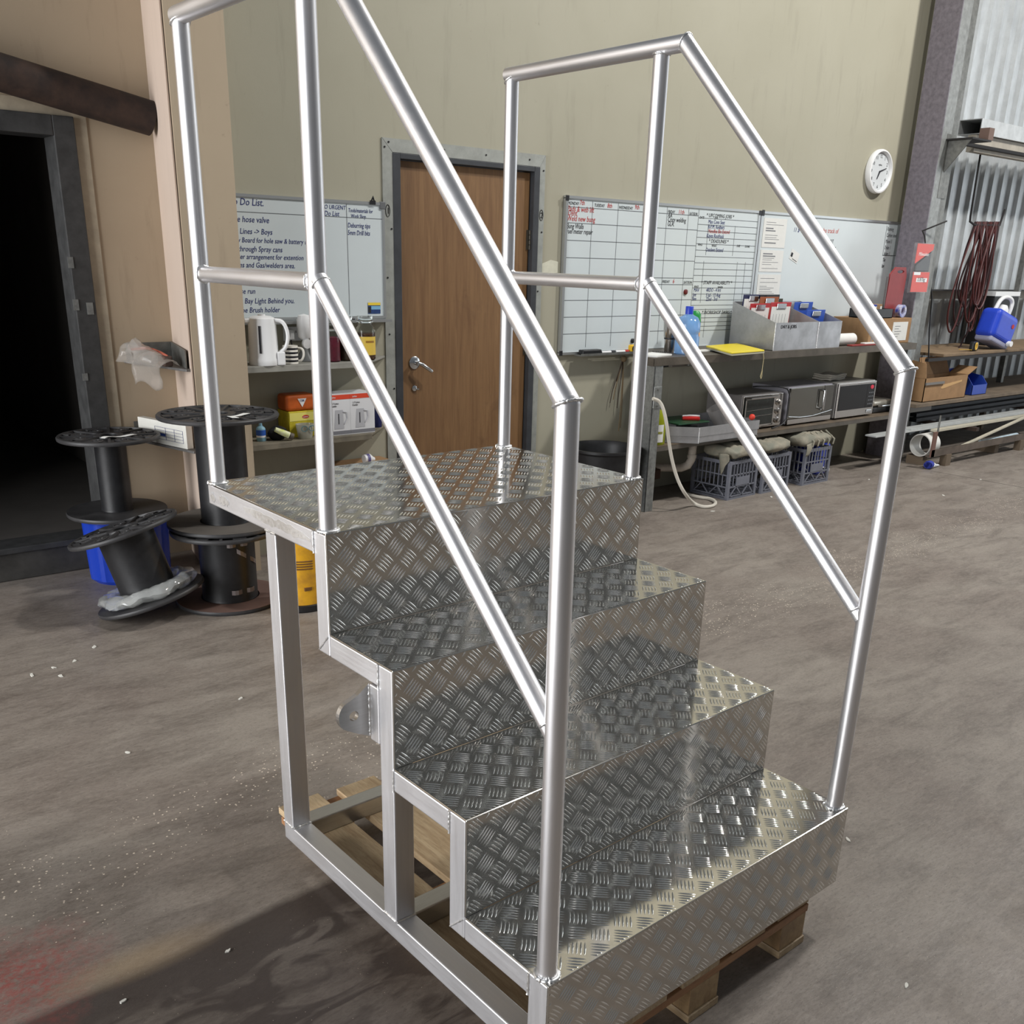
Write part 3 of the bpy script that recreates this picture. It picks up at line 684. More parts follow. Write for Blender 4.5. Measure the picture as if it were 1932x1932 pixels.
# plastic bag
bg_ = thing('plastic_bag', 'crumpled clear plastic bag with reddish contents on the upper corner shelf', 'bag', (1.70, 4.86, 1.036))
mb = MB(); mb.grid(22, 10, lambda u, v: (-.125+.10*u+.10*(v-.5), .17-.36*u, .005+.10*sin(pi*v)*(.6+.4*sin(3*u+1)))); noisy(mb, .03, 14, 0, 2.0); noisy(mb, .012, 40)
for i in range(len(mb.v)):
    x, y, z = mb.v[i]; y = min(y, .225); mb.v[i] = (min(x, .012+(y+.24)*.2288-.010), y, max(.004, z))
mb.build('bag_film', mat('bag_film', rgb(205, 198, 190), .1, trans=.5, alpha=.42), bg_, smooth=30, solid=.001)
mb = MB(); mb.grid(8, 8, lambda u, v: (-.125+.060*u+.02*v*u, .10-.23*u*(1-.25*v)-.02*v, .03-.13*v+.02*sin(6*u))); noisy(mb, .008, 20)
for i in range(len(mb.v)):
    x, y, z = mb.v[i]; mb.v[i] = (min(x, -.115-(y-.24)*.26-.012) if z < .012 else x, y, z)
mb.build('bag_flap', MATS['bag_film'], bg_, smooth=30, solid=.001)
mb = MB(); mb.sweep([(-.1, .14, .06), (-.06, .03, .075), (-.03, -.06, .06), (-.02, -.13, .05)], [.006, .009, .008, .004], 6); mb.build('wrapped_rods', mat('copper_red', rgb(170, 92, 74), .5), bg_)
mb = MB(); mb.box(-.045, .0, -.14, -.05, .001, .05); mb.build('bag_contents', mat('brown_contents', rgb(92, 74, 66), .7, 0, .3, 20), bg_, bevel=.008)
# carton with a printed table
A, B = Vector((1.605, 5.045, .646)), Vector((1.706, 4.655, .646))
ct = thing('carton', 'white carton with a blue printed table on the low corner shelf', 'carton', A, math.atan2(B.y-A.y, B.x-A.x))
L = (B-A).length
CW = mat('white_carton_board', rgb(214, 212, 204), .7, 0, .12, 10)
mb = MB(); mb.box(0, L, 0, .036, 0, .115); mb.build('carton_body', CW, ct, bevel=.002)
for x in (.36, .58, .76, .93): MB().box(L*x-.001, L*x+.001, -.0012, -.0002, .025, .085).build('printed_rule', INKB, ct)
for z in (.025, .04, .055, .07, .085): MB().box(L*.36, L*.93, -.0012, -.0002, z-.0007, z+.0007).build('printed_rule', INKB, ct)
MB().box(L*.37, L*.57, -.0012, -.0002, .042, .054).build('printed_block', mat('print_blue', rgb(40, 66, 132), .6), ct)

# ------------------------------------------------------------------ whiteboard 1 (to-do list)
BY = WALLY-.018
b1 = thing('whiteboard', 'small whiteboard with a blue handwritten to-do list above the kettle shelf', 'whiteboard', (2.46, BY, 1.245))
mb = MB(); mb.box(2.005, 2.932, BY, WALLY-.001, 1.245, 1.822); part(mb, 'board_panel', BOARD, b1)
for bx_ in ((2.005, 2.933, BY-.006, WALLY-.002, 1.814, 1.828), (2.005, 2.933, BY-.006, WALLY-.002, 1.240, 1.252), (2.920, 2.933, BY-.006, WALLY-.002, 1.252, 1.814)):
    part(MB().box(*bx_), 'frame_rail', BOARDF, b1)
part(MB().box(2.905, 2.94, BY-.008, BY+.002, 1.795, 1.832), 'corner_cap', mat('grey_corner_cap', rgb(96, 98, 100), .5), b1, bevel=.003)
part(MB().prism([(BY-.065, 1.222), (BY-.065, 1.236), (BY-.06, 1.236), (BY-.058, 1.228), (BY, 1.232), (BY, 1.246), (WALLY-.002, 1.246), (WALLY-.002, 1.215)], 'x', 2.005, 2.933), 'pen_tray', BOARDF, b1)
for x in (2.06, 2.86):
    m_ = MB(); m_.sweep([(x-.012, BY-.008, 1.826), (x, BY-.012, 1.85), (x+.012, BY-.008, 1.826)], .004, 6); m_.box(x-.016, x+.016, BY-.012, BY-.004, 1.815, 1.835); part(m_, 'hanging_clip', PLA_BLACK, b1)
RULE = mat('grey_ruled_line', rgb(92, 96, 100), .6)
p = wy(447, 398, BY); q = wy(712, 413, BY)
part(MB().box(2.005, 2.92, BY-.0012, BY-.0004, q.z-.0012, q.z+.0012), 'ruled_line', RULE, b1)
for px_ in (605, 655):
    x = wy(px_, 440, BY).x; part(MB().box(x-.001, x+.001, BY-.0012, BY-.0004, 1.26, 1.81), 'ruled_line', RULE, b1)
WB = BY-.0008
for t, px_, py_, s in (('To Do List.', 498, 389, .046), ('Fire hose valve', 508, 421, .040), ('Floor Lines -> Boys', 514, 443, .037), ('Shadow Board for hole saw & battery t', 578, 461, .033),
                       ('Sort through Spray cans', 533, 476, .036), ('Better arrangement for extention', 573, 491, .034), ('cables and Gas/welders area.', 557, 506, .035), ('Extra battery run', 562, 521, .034),
                       ('hose run', 482, 554, .036), ('High Bay Light Behind you.', 556, 572, .037), ('Pipe Brush holder', 528, 589, .037)):
    writing(t, s, INKB, b1, px_, py_, WB, 'RIGHT')
for t, px_, py_, s in (('NOT SO URGENT', 652, 396, .029), ('Do List', 640, 408, .034)):
    writing(t, s, INKB, b1, px_, py_, WB, 'RIGHT')
for t, px_, py_, s in (('Tools/materials for', 657, 400, .028), ('Work Shop', 662, 411, .028), ('Deburring tips', 656, 429, .034), ('5mm Drill bits', 656, 443, .034)):
    writing(t, s, INKB, b1, px_, py_, WB, 'LEFT', sx=.68)
A = wy(694, 572, WB); 
stk = thing('printed_sticker', 'small yellow and blue printed card stuck low on the to-do whiteboard', 'card', (A.x, BY-.001, A.z-.055))
MB().box(0, .078, -.0012, 0, 0, .058).build('card_face', mat('card_blue', rgb(36, 66, 120), .5, 0, .3, 40), stk)
MB().box(0, .078, -.0018, -.0012, .044, .058).build('yellow_band', mat('card_yellow', rgb(228, 198, 60), .5), stk)
MB().box(.02, .078, -.0018, -.0012, .022, .040).build('pale_band', mat('card_cyan', rgb(120, 170, 200), .5), stk)
MB().box(.0, .018, -.0018, -.0012, .004, .036).build('dark_figure_patch', INKK, stk)
pen = one(MB().cyl((2.62, BY-.04, 1.238), (2.71, BY-.04, 1.238), .007, n=10), 'marker_pen', PLA_BLACK, (2.665, BY-.04, 1.231), 'black marker pen on the tray of the to-do whiteboard', 'marker')

# ------------------------------------------------------------------ alcove shelves
SHF = 4.57
def alc_shelf(z, lab, col):
    r = thing('wall_shelf', lab, 'shelf', (2.4, 4.7, z-.02))
    part(MB().prism([(2.002, WALLY-.002), (2.002, SHF), (2.70, SHF), (2.931, WALLY-.002)], 'z', z-.012, z), 'shelf_board', col, r, bevel=.002)
    part(MB().prism([(2.002, SHF), (2.002, SHF+.006), (2.70, SHF+.006), (2.70, SHF)], 'z', z-.03, z-.011), 'front_lip', col, r)
    return r
S1, S2 = 1.036, .652
alc_shelf(S1, 'grey shelf under the to-do whiteboard holding the kettle and glass jars', mat('pale_grey_laminate', rgb(150, 148, 140), .5, 0, .25, 10))
alc_shelf(S2, 'grey grimy shelf holding tea and kettle cartons left of the timber door', mat('grimy_shelf_paint', rgb(128, 120, 104), .65, 0, .4, 9))
def on(px_, py_, z, dy=0.0): p = wz(px_, py_, z); return p
# kettle
kp = wy(499, 688, 4.636)
kt = thing('electric_kettle', 'white plastic electric kettle with a loop handle on the alcove shelf', 'kettle', (kp.x, 4.636, S1), -.2); kt.scale = (.9, .9, 1)
mb = MB(); mb.lathe([(.082, 0), (.084, .004), (.083, .03), (.081, .034), (.075, .2), (.072, .222), (.066, .226)], n=32); mb.build('kettle_body', WHITE, kt, smooth=30)
mb = MB(); mb.lathe([(.066, .226), (.05, .233), (.02, .236), (.02, .242), (.001, .243)], n=24); mb.build('lid', WHITE, kt, smooth=40)
mb = MB(); mb.sweep(smooth_path([(.062, -.035, .215), (.105, -.05, .212), (.13, -.055, .15), (.116, -.05, .085), (.082, -.04, .06)], 3), .0125, 10, flat=.8); mb.build('handle', WHITE, kt, smooth=50)
mb = MB(); mb.box(.06, .105, -.065, -.01, .0, .065); mb.build('switch_base', WHITE, kt, bevel=.006)
mb = MB(); mb.sweep([(-.035, -.078, .06), (-.033, -.072, .19)], .006, 8); mb.build('water_gauge', mat('gauge_black', rgb(30, 30, 34), .3), kt)
mb = MB(); mb.box(-.1, -.06, -.02, .02, .2, .222); mb.build('spout', WHITE, kt, bevel=.006)
# mug
mp_ = wy(549, 687, 4.612)
mg = thing('mug', 'black and white striped mug beside the white kettle', 'mug', (mp_.x, 4.612, S1), -.3)
for k in range(9):
    MB().lathe([(.038, .002+.0098*k), (.038, .0118+.0098*k)], n=24).build('white_stripe' if k % 2 == 0 else 'black_stripe', mat('mug_white', rgb(226, 222, 212), .3) if k % 2 == 0 else mat('mug_black', rgb(26, 26, 28), .3), mg, smooth=40)
mb = MB(); mb.sweep(smooth_path([(.036, 0, .078), (.062, -.004, .075), (.068, -.004, .045), (.055, -.003, .016), (.037, 0, .014)], 3), .006, 8); mb.build('handle', mat('mug_white', rgb(226, 222, 212), .3), mg, smooth=50)
# outlet
op = wy(551, 630, WALLY-.006)
ou = thing('power_outlet', 'white double power outlet with a plug on the alcove wall', 'outlet', (op.x, WALLY-.001, op.z-.035))
MB().box(-.05, .05, -.010, 0, 0, .072).build('cover_plate', WHITE, ou, bevel=.002)
MB().box(-.038, -.006, -.045, -.010, .008, .06).build('plug', WHITE, ou, bevel=.005)
for x in (.02, .035):
    MB().box(x-.0015, x+.0015, -.0112, -.0098, .04, .052).build('socket_slot', PLA_BLACK, ou)
MB().sweep([(-.022, -.035, .01), (-.02, -.04, -.03), (-.05, -.06, -.05), (-.075, -.05, -.045)], .004, 6).build('flex', PLA_BLACK, ou, smooth=50)
dp = wy(574, 620, WALLY-.125)
di = thing('soap_dispenser', 'white wall soap dispenser with a round button beside the outlet', 'dispenser', (dp.x, WALLY-.001, dp.z-.06))
mb = MB(); mb.lathe([(.012, .0), (.034, .02), (.036, .1), (.03, .125), (.004, .132)], (0, -.125, 0), 20, sy=1.0); mb.build('body', WHITE, di, smooth=50)
MB().cyl((.0, -.135, -.012), (.0, -.153, -.014), .024, n=20).build('push_button', WHITE, di, smooth=40)
MB().box(-.02, .02, -.098, -.080, .06, .105).build('tray_hanger', WHITE, di)
fp_ = wy(579, 682, 4.72)
fu = thing('funnel', 'grey translucent funnel standing upside down behind the handrail post', 'funnel', (fp_.x, 4.725, S1)); fu.scale = (.9, .9, .68)
mb = MB(); mb.lathe([(.062, 0), (.064, .004), (.06, .02), (.022, .09), (.014, .105), (.012, .13), (.009, .13), (.01, .1), (.05, .02), (.058, .002)], n=24); mb.build('cone', mat('grey_translucent', rgb(150, 152, 152), .35, trans=.3), fu, smooth=40)
MB().sweep([(.064*cos(2*pi*i/24), .064*sin(2*pi*i/24), .004) for i in range(24)], .004, 6, closed=True).build('rim', mat('grey_translucent', rgb(150, 152, 152), .35), fu, smooth=40)
def jar(px_, py_, Y, R, h, fill, fcol, lab, label=None, neck=.72):
    p = wy(px_, py_, Y); r = thing('glass_jar', lab, 'jar', (p.x, Y, S1))
    mb = MB(); mb.lathe([(R*.9, 0), (R, .006), (R, h*.66), (R*.95, h*.72), (R*neck, h*.8), (R*neck, h*.84), (R*neck*1.12, h*.86), (R*neck*1.12, h*.89), (R*neck, h*.91), (R*neck*1.08, h*.95), (R*neck*1.05, h), (.001, h)], n=28); mb.build('glass_body', GLASS, r, smooth=40)
    mb = MB(); mb.lathe([(R*.88, .004), (R*.965, .008), (R*.965, h*fill), (.001, h*fill)], n=28); mb.build('contents', mat('contents_'+lab[:14], fcol, .45, 0, .3, 60), r, smooth=40)
    if label:
        mb = MB(); mb.grid(14, 1, lambda u, v: (R*1.006*cos(pi*1.15+pi*.75*u), R*1.006*sin(pi*1.15+pi*.75*u), h*(.12+.42*v))); lb = mb.build('paper_label', mat('yellow_label', rgb(214, 182, 74), .5), r, smooth=60)
        mb = MB(); mb.grid(6, 1, lambda u, v: (R*1.012*cos(pi*1.35+pi*.3*u), R*1.012*sin(pi*1.35+pi*.3*u), h*(.40+.05*v))); mb.build('label_print', mat('label_gold', rgb(150, 110, 40), .5), lb, smooth=60)
    return r
jar(627, 685, 4.63, .044, .185, .66, rgb(112, 22, 48), 'glass jar full of dark red contents on the alcove shelf', neck=.9)
jar(654, 682, 4.65, .046, .225, .5, rgb(84, 56, 34), 'glass storage jar of brown grounds between the red jar and yellow-labelled jar')
jar(690, 681, 4.65, .054, .225, .6, rgb(92, 56, 26), 'clip-top glass jar with a yellow label at the shelf end', True)
# lower alcove shelf
bp_ = wy(493, 828, 4.66)
bo = thing('sanitiser_bottle', 'small clear bottle with a blue and white label on the grimy shelf', 'bottle', (bp_.x, 4.66, S2))
MB().lathe([(.022, 0), (.024, .004), (.024, .062), (.02, .07), (.009, .078), (.009, .09), (.001, .091)], n=20).build('bottle_body', mat('pale_blue_liquid', rgb(150, 196, 214), .2, trans=.3), bo, smooth=40)
MB().lathe([(.0246, .03), (.0246, .058)], n=20).build('label_band', mat('label_blue', rgb(40, 86, 170), .5), bo, smooth=40)
MB().lathe([(.0246, .02), (.0246, .03)], n=20).build('label_band', WHITE, bo, smooth=40)
pp_ = wy(526, 826, 4.64)
po = MB(); po.ball((pp_.x, 4.65, S2+.034), .047, 16, .68, 1.15, .7); noisy(po, .012, 22)
one(po, 'cloth_pouch', mat('black_cloth', rgb(24, 24, 26), .9), (pp_.x, 4.65, S2), 'crumpled black cloth pouch between the bottle and the tea box', 'pouch', smooth=50)
lp = wy(536, 816, 4.6)
ly = thing('squeeze_tube', 'yellow-green and white squeeze tube lying on the black pouch', 'tube', (lp.x, 4.60, S2))
MB().sweep([(-.04, .02, .06), (.0, .01, .04), (.028, 0, .026)], [.012, .016, .017], 12).build('tube_body', mat('lime_label', rgb(206, 214, 96), .5, col2=rgb(236, 236, 226), vscale=25), ly, smooth=40)
MB().cyl((.03, 0, .025), (.048, -.004, .018), .017, n=14).build('cap', mat('grey_cap', rgb(92, 84, 74), .6), ly, smooth=40)
tp = wy(541, 828, 4.7); tq = wy(592, 828, 4.66)
def boxthing(name, lab, cat, x0, x1, y0, y1, z0, z1, m, bevel=.002, rz=0):
    r = thing(name, lab, cat, (x0, y0, z0), rz); MB().box(0, x1-x0, 0, y1-y0, 0, z1-z0).build('carton_body', m, r, bevel=bevel); return r
tb = boxthing('tea_box', 'yellow tea carton with a red oval badge under the orange sugar pack', 'box', tp.x, tp.x+.165, 4.66, 4.79, S2, S2+.135, mat('tea_yellow', rgb(214, 196, 52), .5, 0, .25, 30))
MB().box(.004, .162, -.0012, -.0002, .085, .128).build('pale_panel', mat('tea_pale', rgb(236, 224, 120), .5), tb)
MB().lathe([(.02, -.0013), (.02, -.002)], (.095, 0, .105), 24, 'y', 1.0, .45).build('red_badge', mat('badge_red', rgb(196, 40, 36), .5), tb)
text_mesh('badge_lettering', 'Lipton', .012, WHITE, tb, (.079, -.0025, .1015))
op_ = wy(537, 780, 4.66)
ob_ = thing('sugar_pack', 'orange sugar pack with a white triangle emblem on the tea carton', 'packet', (tp.x+.0, 4.66, S2+.136))
mb = MB(); mb.box(-.01, .16, .002, .115, 0, .085); ORG = mat('orange_pack', rgb(206, 98, 34), .45, 0, .25, 18); mb.build('pack_body', ORG, ob_, bevel=.018, seg=4)
MB().prism([(.055, .064), (.105, .064), (.080, .020)], 'y', -.0005, .0025).build('emblem', WHITE, ob_)
text_mesh('emblem_lettering', 'CSR', .015, INKB, ob_, (.066, -.0012, .048))
gx = wy(563, 830, 4.60)
gb = thing('safety_glasses_case', 'clear plastic tub with spectacle outline in front of the tea carton', 'tub', (gx.x, 4.574, S2))
MB().lathe([(.036, 0), (.038, .003), (.05, .075), (.048, .075), (.036, .006)], (.05, .045, 0), 24, sy=.8).build('tub_body', mat('smoky_clear_plastic', rgb(196, 194, 180), .2, trans=.35, alpha=.85), gb, smooth=40)
for cx in (.028, .072):
    MB().sweep([(cx+.017*cos(2*pi*i/16), .006, .056+.014*sin(2*pi*i/16)) for i in range(16)], .002, 5, closed=True).build('lens_outline', mat('teal_ink', rgb(70, 110, 116), .5), gb)
REDP = mat('red_print', rgb(208, 70, 44), .5)
for i, (px_, lab) in enumerate(((619, 'white kettle carton with an orange band, its side against the matching carton'), (659, 'white kettle carton with an orange band at the end of the shelf'))):
    p = wy(px_, 822, 4.62); x0 = p.x
    kb = boxthing('kettle_box', 'white carton printed with a kettle, left of a matching carton' if i == 0 else 'white carton printed with a kettle, next to the door surround', 'box', x0, x0+(.128 if i == 0 else .150), 4.60, 4.75, S2, S2+.215, mat('white_glossy_carton', rgb(214, 214, 216), .4), .0015)
    wd = .128 if i == 0 else .150
    MB().box(.0005, wd-.0005, -.0011, -.0002, .190, .2145).build('orange_band', REDP, kb)
    MB().box(.0005, wd-.0005, -.0011, -.0002, .006, .024).build('grey_band', mat('grey_print', rgb(120, 120, 126), .5), kb)
    MB().prism([(.03, .035), (.088, .035), (.082, .135), (.038, .135)], 'y', -.0013, -.0003).build('printed_kettle', mat('pale_grey_print', rgb(176, 176, 180), .5), kb)
    MB().sweep([(.083, -.0015, .125), (.104, -.0015, .12), (.108, -.0015, .09), (.09, -.0015, .06)], .003, 5).build('printed_handle', MATS['pale_grey_print'], kb)
    MB().box(.054, .059, -.002, -.0012, .06, .115).build('printed_gauge', INKK, kb)
    text_mesh('carton_lettering', '1.7 Litre\nKettle', .013, INKK, kb, (.014, -.0015, .165))
    text_mesh('brand_lettering', 'anko', .014, WHITE, kb, (.014, -.0016, .197))
cp = wy(718, 800, 4.7)
cn = thing('aerosol_can', 'dark blue aerosol can at the end of the grimy shelf', 'can', (cp.x-.0, 4.74, S2))
MB().lathe([(.026, 0), (.028, .003), (.028, .18), (.024, .19), (.001, .191)], n=20).build('can_body', mat('navy_can', rgb(30, 38, 92), .35), cn, smooth=40)
MB().lathe([(.022, .19), (.022, .225), (.018, .232), (.001, .233)], n=20).build('cap', mat('navy_cap', rgb(22, 26, 60), .4), cn, smooth=40)
# things low in the alcove, mostly behind the platform
wpz = wy(690, 862, 4.66)
lb_ = boxthing('cardboard_carton', 'brown carton on the floor under the grimy shelf, mostly behind the platform', 'carton', wpz.x-.18, wpz.x+.16, 4.52, 4.78, 0, wpz.z-.03, CARD)
wb_ = thing('white_bottle', 'white bottle with a purple label lying on the floor carton', 'bottle', (wpz.x, 4.62, wpz.z-.03))
MB().sweep([(-.035, 0, .028), (.0, 0, .028), (.02, 0, .022), (.03, 0, .02)], [.024, .026, .014, .012], 14).build('bottle_body', WHITE, wb_, smooth=40)
MB().sweep([(-.02, 0, .028), (-.004, 0, .028)], .0268, 14).build('label_band', mat('purple_label', rgb(96, 90, 140), .5), wb_, smooth=40)

# ================================================================== MIDDLE AND RIGHT: planner boards, bench and what stands on it
# paper scraps right of the door
p = wy(1022, 516, WALLY-.001); q = wy(1053, 494, WALLY-.001)
mb = MB(); mb.prism([(p.x, p.z), (q.x, p.z+.005), (q.x, q.z), (p.x+.07, q.z+.01), (p.x, q.z-.012)], 'y', WALLY-.003, WALLY-.001)
one(mb, 'paper_note', mat('yellowed_paper', rgb(206, 204, 186), .85, 0, .1, 30), (p.x, WALLY-.002, p.z), 'yellowed paper note with torn tape stuck between the timber door and planner', 'note')
# black tub on the floor
tbp = wy(1135, 850, 4.52)
tub = thing('rubber_tub', 'black plastic tub with a rolled rim on the floor behind the platform', 'tub', (tbp.x, 4.5, 0))
MB().lathe([(.17, 0), (.18, .01), (.222, .40), (.24, .415), (.24, .43), (.225, .43), (.21, .40), (.165, .02)], n=36).build('tub_body', PLA_BLACK, tub, smooth=35)
for a in (.4, 1.2, 2.0, 2.8): MB().lathe([(.012, 0), (.012, .006), (.001, .007)], n=10).xf(Matrix.Translation((.214*cos(a), .214*sin(a), .37)) @ Matrix.Rotation(a, 4, 'Z') @ Matrix.Rotation(-pi/2, 4, 'Y')).build('moulded_boss', PLA_BLACKD, tub, smooth=40)
# hanging cords
hk = wy(1176, 674, WALLY-.03)
hc = thing('cord_bundle', 'knotted brown cords hanging on the wall under the planner', 'cords', (hk.x, WALLY-.03, hk.z-.5))
CORDM = mat('brown_string', rgb(116, 98, 72), .85); CORDD = mat('dark_string', rgb(62, 52, 44), .85)
for k, (dx, ln, mm) in enumerate(((-.10, .30, CORDD), (-.07, .28, CORDM), (-.03, .34, CORDD), (.0, .50, CORDM), (.015, .48, CORDM), (-.05, .16, CORDD))):
    MB().sweep([(0, 0, .5), (dx*.4, -.006, .5-ln*.3), (dx*.9, -.004, .5-ln*.75), (dx, 0, .5-ln)], .0032, 6).build('cord', mm, hc, smooth=50)
MB().ball((0, -.005, .49), .022, 12).build('knot', CORDM, hc, smooth=50)
MB().cyl((0, .028, .50), (0, -.02, .505), .004, n=8).build('nail', GALV_DULL, hc)

# ------------------------------------------------------------------ planner whiteboard
P2Y = WALLY-.02
b2 = thing('planner_whiteboard', 'large whiteboard ruled as a weekly job planner beside the timber door', 'whiteboard', (5.18, P2Y, 1.0))
X0, X1, Z0, Z1 = 4.235, 6.112, 1.003, 1.924
part(MB().box(X0, X1, P2Y, WALLY-.001, Z0, Z1), 'board_panel', BOARD, b2)
def frame_rails(root, X0, X1, Z0, Z1, Y):
    for bx_ in ((X0-.012, X1+.002, Y-.007, WALLY-.002, Z1-.004, Z1+.012), (X0-.012, X1+.002, Y-.007, WALLY-.002, Z0-.012, Z0+.004), (X0-.012, X0+.008, Y-.007, WALLY-.002, Z0, Z1), (X1-.018, X1+.002, Y-.007, WALLY-.002, Z0, Z1)):
        part(MB().box(*bx_), 'frame_rail', BOARDF, root)
frame_rails(b2, X0, X1, Z0, Z1, P2Y)
for x, z in ((X0-.004, Z1-.002), (X1-.006, Z1-.002), (X0-.004, Z0+.0)):
    part(MB().box(x-.014, x+.014, P2Y-.010, P2Y-.006, z-.016, z+.016), 'corner_cap', PLA_BLACK, b2, bevel=.004)
def zx(zx_, zy_): return wy(1040+zx_*.20704, 350+zy_*.20704, P2Y-.001)
L1, L2_ = [], []
def hline(xa, xb, z, w=.0014): part(MB().box(xa, xb, P2Y-.0012, P2Y-.0003, z-w, z+w), 'ruled_line', RULE, b2)
def vline(x, za, zb, w=.0012): part(MB().box(x-w, x+w, P2Y-.0012, P2Y-.0003, za, zb), 'ruled_line', RULE, b2)
cols = [zx(378, 170).x, zx(612, 195).x, zx(842, 220).x, zx(1057, 240).x, zx(1253, 250).x]; xt = zx(1345, 260).x
zs = [zx(135, q_).z for q_ in (190, 337, 497, 656, 830, 895, 1047, 1200, 1354)]
for z in zs: hline(X0+.01, xt, z, .0016)
for c in cols: vline(c, Z0+.03, Z1-.01)
vline(xt, Z0+.25, Z1-.01)
XR = X1-.02
k = 0; z = Z1-.062
while z > Z0+.30:
    hline(xt, XR, z); z -= .0415
z = Z0+.285
while z > Z0+.10:
    hline(xt, XR, z); z -= .029
for f, za, zb in ((.17, Z1-.10, Z1-.30), (.62, Z1-.10, Z1-.30), (.15, Z1-.34, Z1-.62), (.72, Z1-.34, Z1-.62), (.86, Z1-.34, Z1-.62), (.25, Z1-.66, Z1-.86)):
    vline(xt+(XR-xt)*f, zb, za)
BW = P2Y-.0009
def wr(t, s, m_, zx_, zy_, sx=.85): return text_mesh('handwriting', t, s, m_, b2, wy(1040+zx_*.20704, 350+zy_*.20704, BW)-Vector(b2.location), shear=.15, sx=sx)
for t, x_, y_ in (('MONDAY', 152, 172), ('TUESDAY', 392, 192), ('WEDNESDAY', 616, 212), ('THURSDAY', 845, 232), ('FRIDAY', 1062, 250), ('SAT/SUN', 1258, 268)): wr(t, .026, INKK, x_, y_, .8)
for t, x_, y_ in (('7th', 258, 175), ('8th', 510, 202), ('9th', 760, 215), ('11th', 1158, 258)): wr(t, .038, INKR, x_, y_)
for t, x_, y_ in (('Pads & web lift', 148, 232), ('Dent', 152, 270), ('Weld new bung', 142, 320)): wr(t, .046, INKR, x_, y_, .8)
for t, x_, y_ in (('Bung Walls', 138, 388), ('Fuel meter repair', 134, 435), ('AA', 1062, 290), ('Crazy welding', 1060, 328), ('GLA.', 1058, 368)): wr(t, .042, INKK, x_, y_, .75)
wr('Tru', .05, INKB, 845, 280)
for t, x_, y_ in (('* UPCOMING JOBS *', 1415, 285), ('* DEADLINES *', 1435, 520), ('* STAFF AVAILABILITY *', 1365, 900), ('* WORKSHOP TASKS *', 1372, 1172)): wr(t, .034, INKK, x_, y_, .95)
for t, x_, y_ in (('DATE', 1352, 300), ('JOB', 1490, 305), ('WHO', 1335, 548), ('WHAT', 1460, 558), ('DUE', 1690, 560), ('DONE', 1765, 565), ('WHO', 1300, 932), ('WHEN', 1515, 938), ('CLEAN UP', 1290, 1205)): wr(t, .022, INKK, x_, y_)
for t, x_, y_, m_ in (('Max Cons Seat', 1430, 345, INKB), ('B.P.M. Redbars', 1428, 390, INKB), ('Needles Bin Extend', 1430, 430, INKR), ('Kayes Roofrack', 1415, 472, INKB), ('Outdent Extend', 1405, 600, INKB), ('MAV', 1296, 968, INKB), ('4RDO - 4 hrs', 1410, 968, INKB), ('Joe', 1288, 1010, INKB), ('5 Jul - 13 Aug', 1408, 1015, INKB), ('Ben', 1282, 1048, INKB), ('22nd - 3rd', 1408, 1052, INKB)): wr(t, .036, m_, x_, y_, .8)
wr('FRIDAY', .026, INKK, 1010, 888); wr('6', .04, INKR, 1105, 890); wr('SAT/SUN', .026, INKK, 1205, 895)
p = zx(1222, 970); mg2 = MB(); mg2.lathe([(.018, 0), (.018, -.008), (.014, -.011), (.001, -.011)], (p.x, P2Y-.0005, p.z), 18, 'y')
one(mg2, 'magnet', mat('dark_red_magnet', rgb(96, 26, 24), .5), (p.x, P2Y, p.z), 'round dark red magnet on the weekly planner', 'magnet', smooth=40)
p = zx(738, 1415); mg2 = MB(); mg2.lathe([(.016, 0), (.016, -.008), (.012, -.011), (.001, -.011)], (p.x, P2Y-.0005, p.z), 18, 'y')
one(mg2, 'magnet', PLA_BLACK, (p.x, P2Y, p.z), 'round black magnet low on the weekly planner', 'magnet', smooth=40)
# pen ledge with eraser, markers
A = wy(1093, 665, 4.72); B = wy(1225, 655, 4.72)
lg = thing('pen_ledge', 'grey metal pen ledge under the weekly planner', 'ledge', (A.x, 4.70, .985))
part(MB().box(A.x, B.x-.08, 4.70, WALLY-.03, .985, .991), 'ledge_plate', GALV_DULL, lg); part(MB().box(A.x, B.x-.08, 4.70, 4.704, .991, 1.0), 'ledge_lip', GALV_DULL, lg)
e0 = wy(1096, 662, 4.74); er = one(MB().box(e0.x, e0.x+.165, 4.715, 4.765, .9915, 1.022), 'board_eraser', PLA_BLACK, (e0.x+.08, 4.74, .9915), 'black board eraser on the pen ledge', 'eraser', bevel=.006)
for i, (dx, lab, mm) in enumerate(((.18, 'white marker pen with a dark cap on the pen ledge', INKK), (.31, 'white marker pen with a red cap on the pen ledge', INKR))):
    mk = thing('marker_pen', lab, 'marker', (e0.x+dx, 4.735, .9915))
    MB().cyl((0, 0, .009), (.085, 0, .009), .0085, n=12).build('barrel', WHITE, mk, smooth=40); MB().cyl((.085, 0, .009), (.12, 0, .009), .0088, n=12).build('cap', mm, mk, smooth=40)
yp = wy(1197, 655, 4.72)
ym = thing('tape_measure', 'small yellow and black tape measure on the ledge by the post', 'tape measure', (yp.x-.03, 4.722, .9915))
MB().box(0, .055, 0, .032, 0, .05).build('case', mat('measure_yellow', rgb(222, 176, 40), .4), ym, bevel=.01, seg=3); MB().lathe([(.016, 0), (.016, -.003)], (.028, 0, .026), 18, 'y').build('badge', PLA_BLACK, ym)

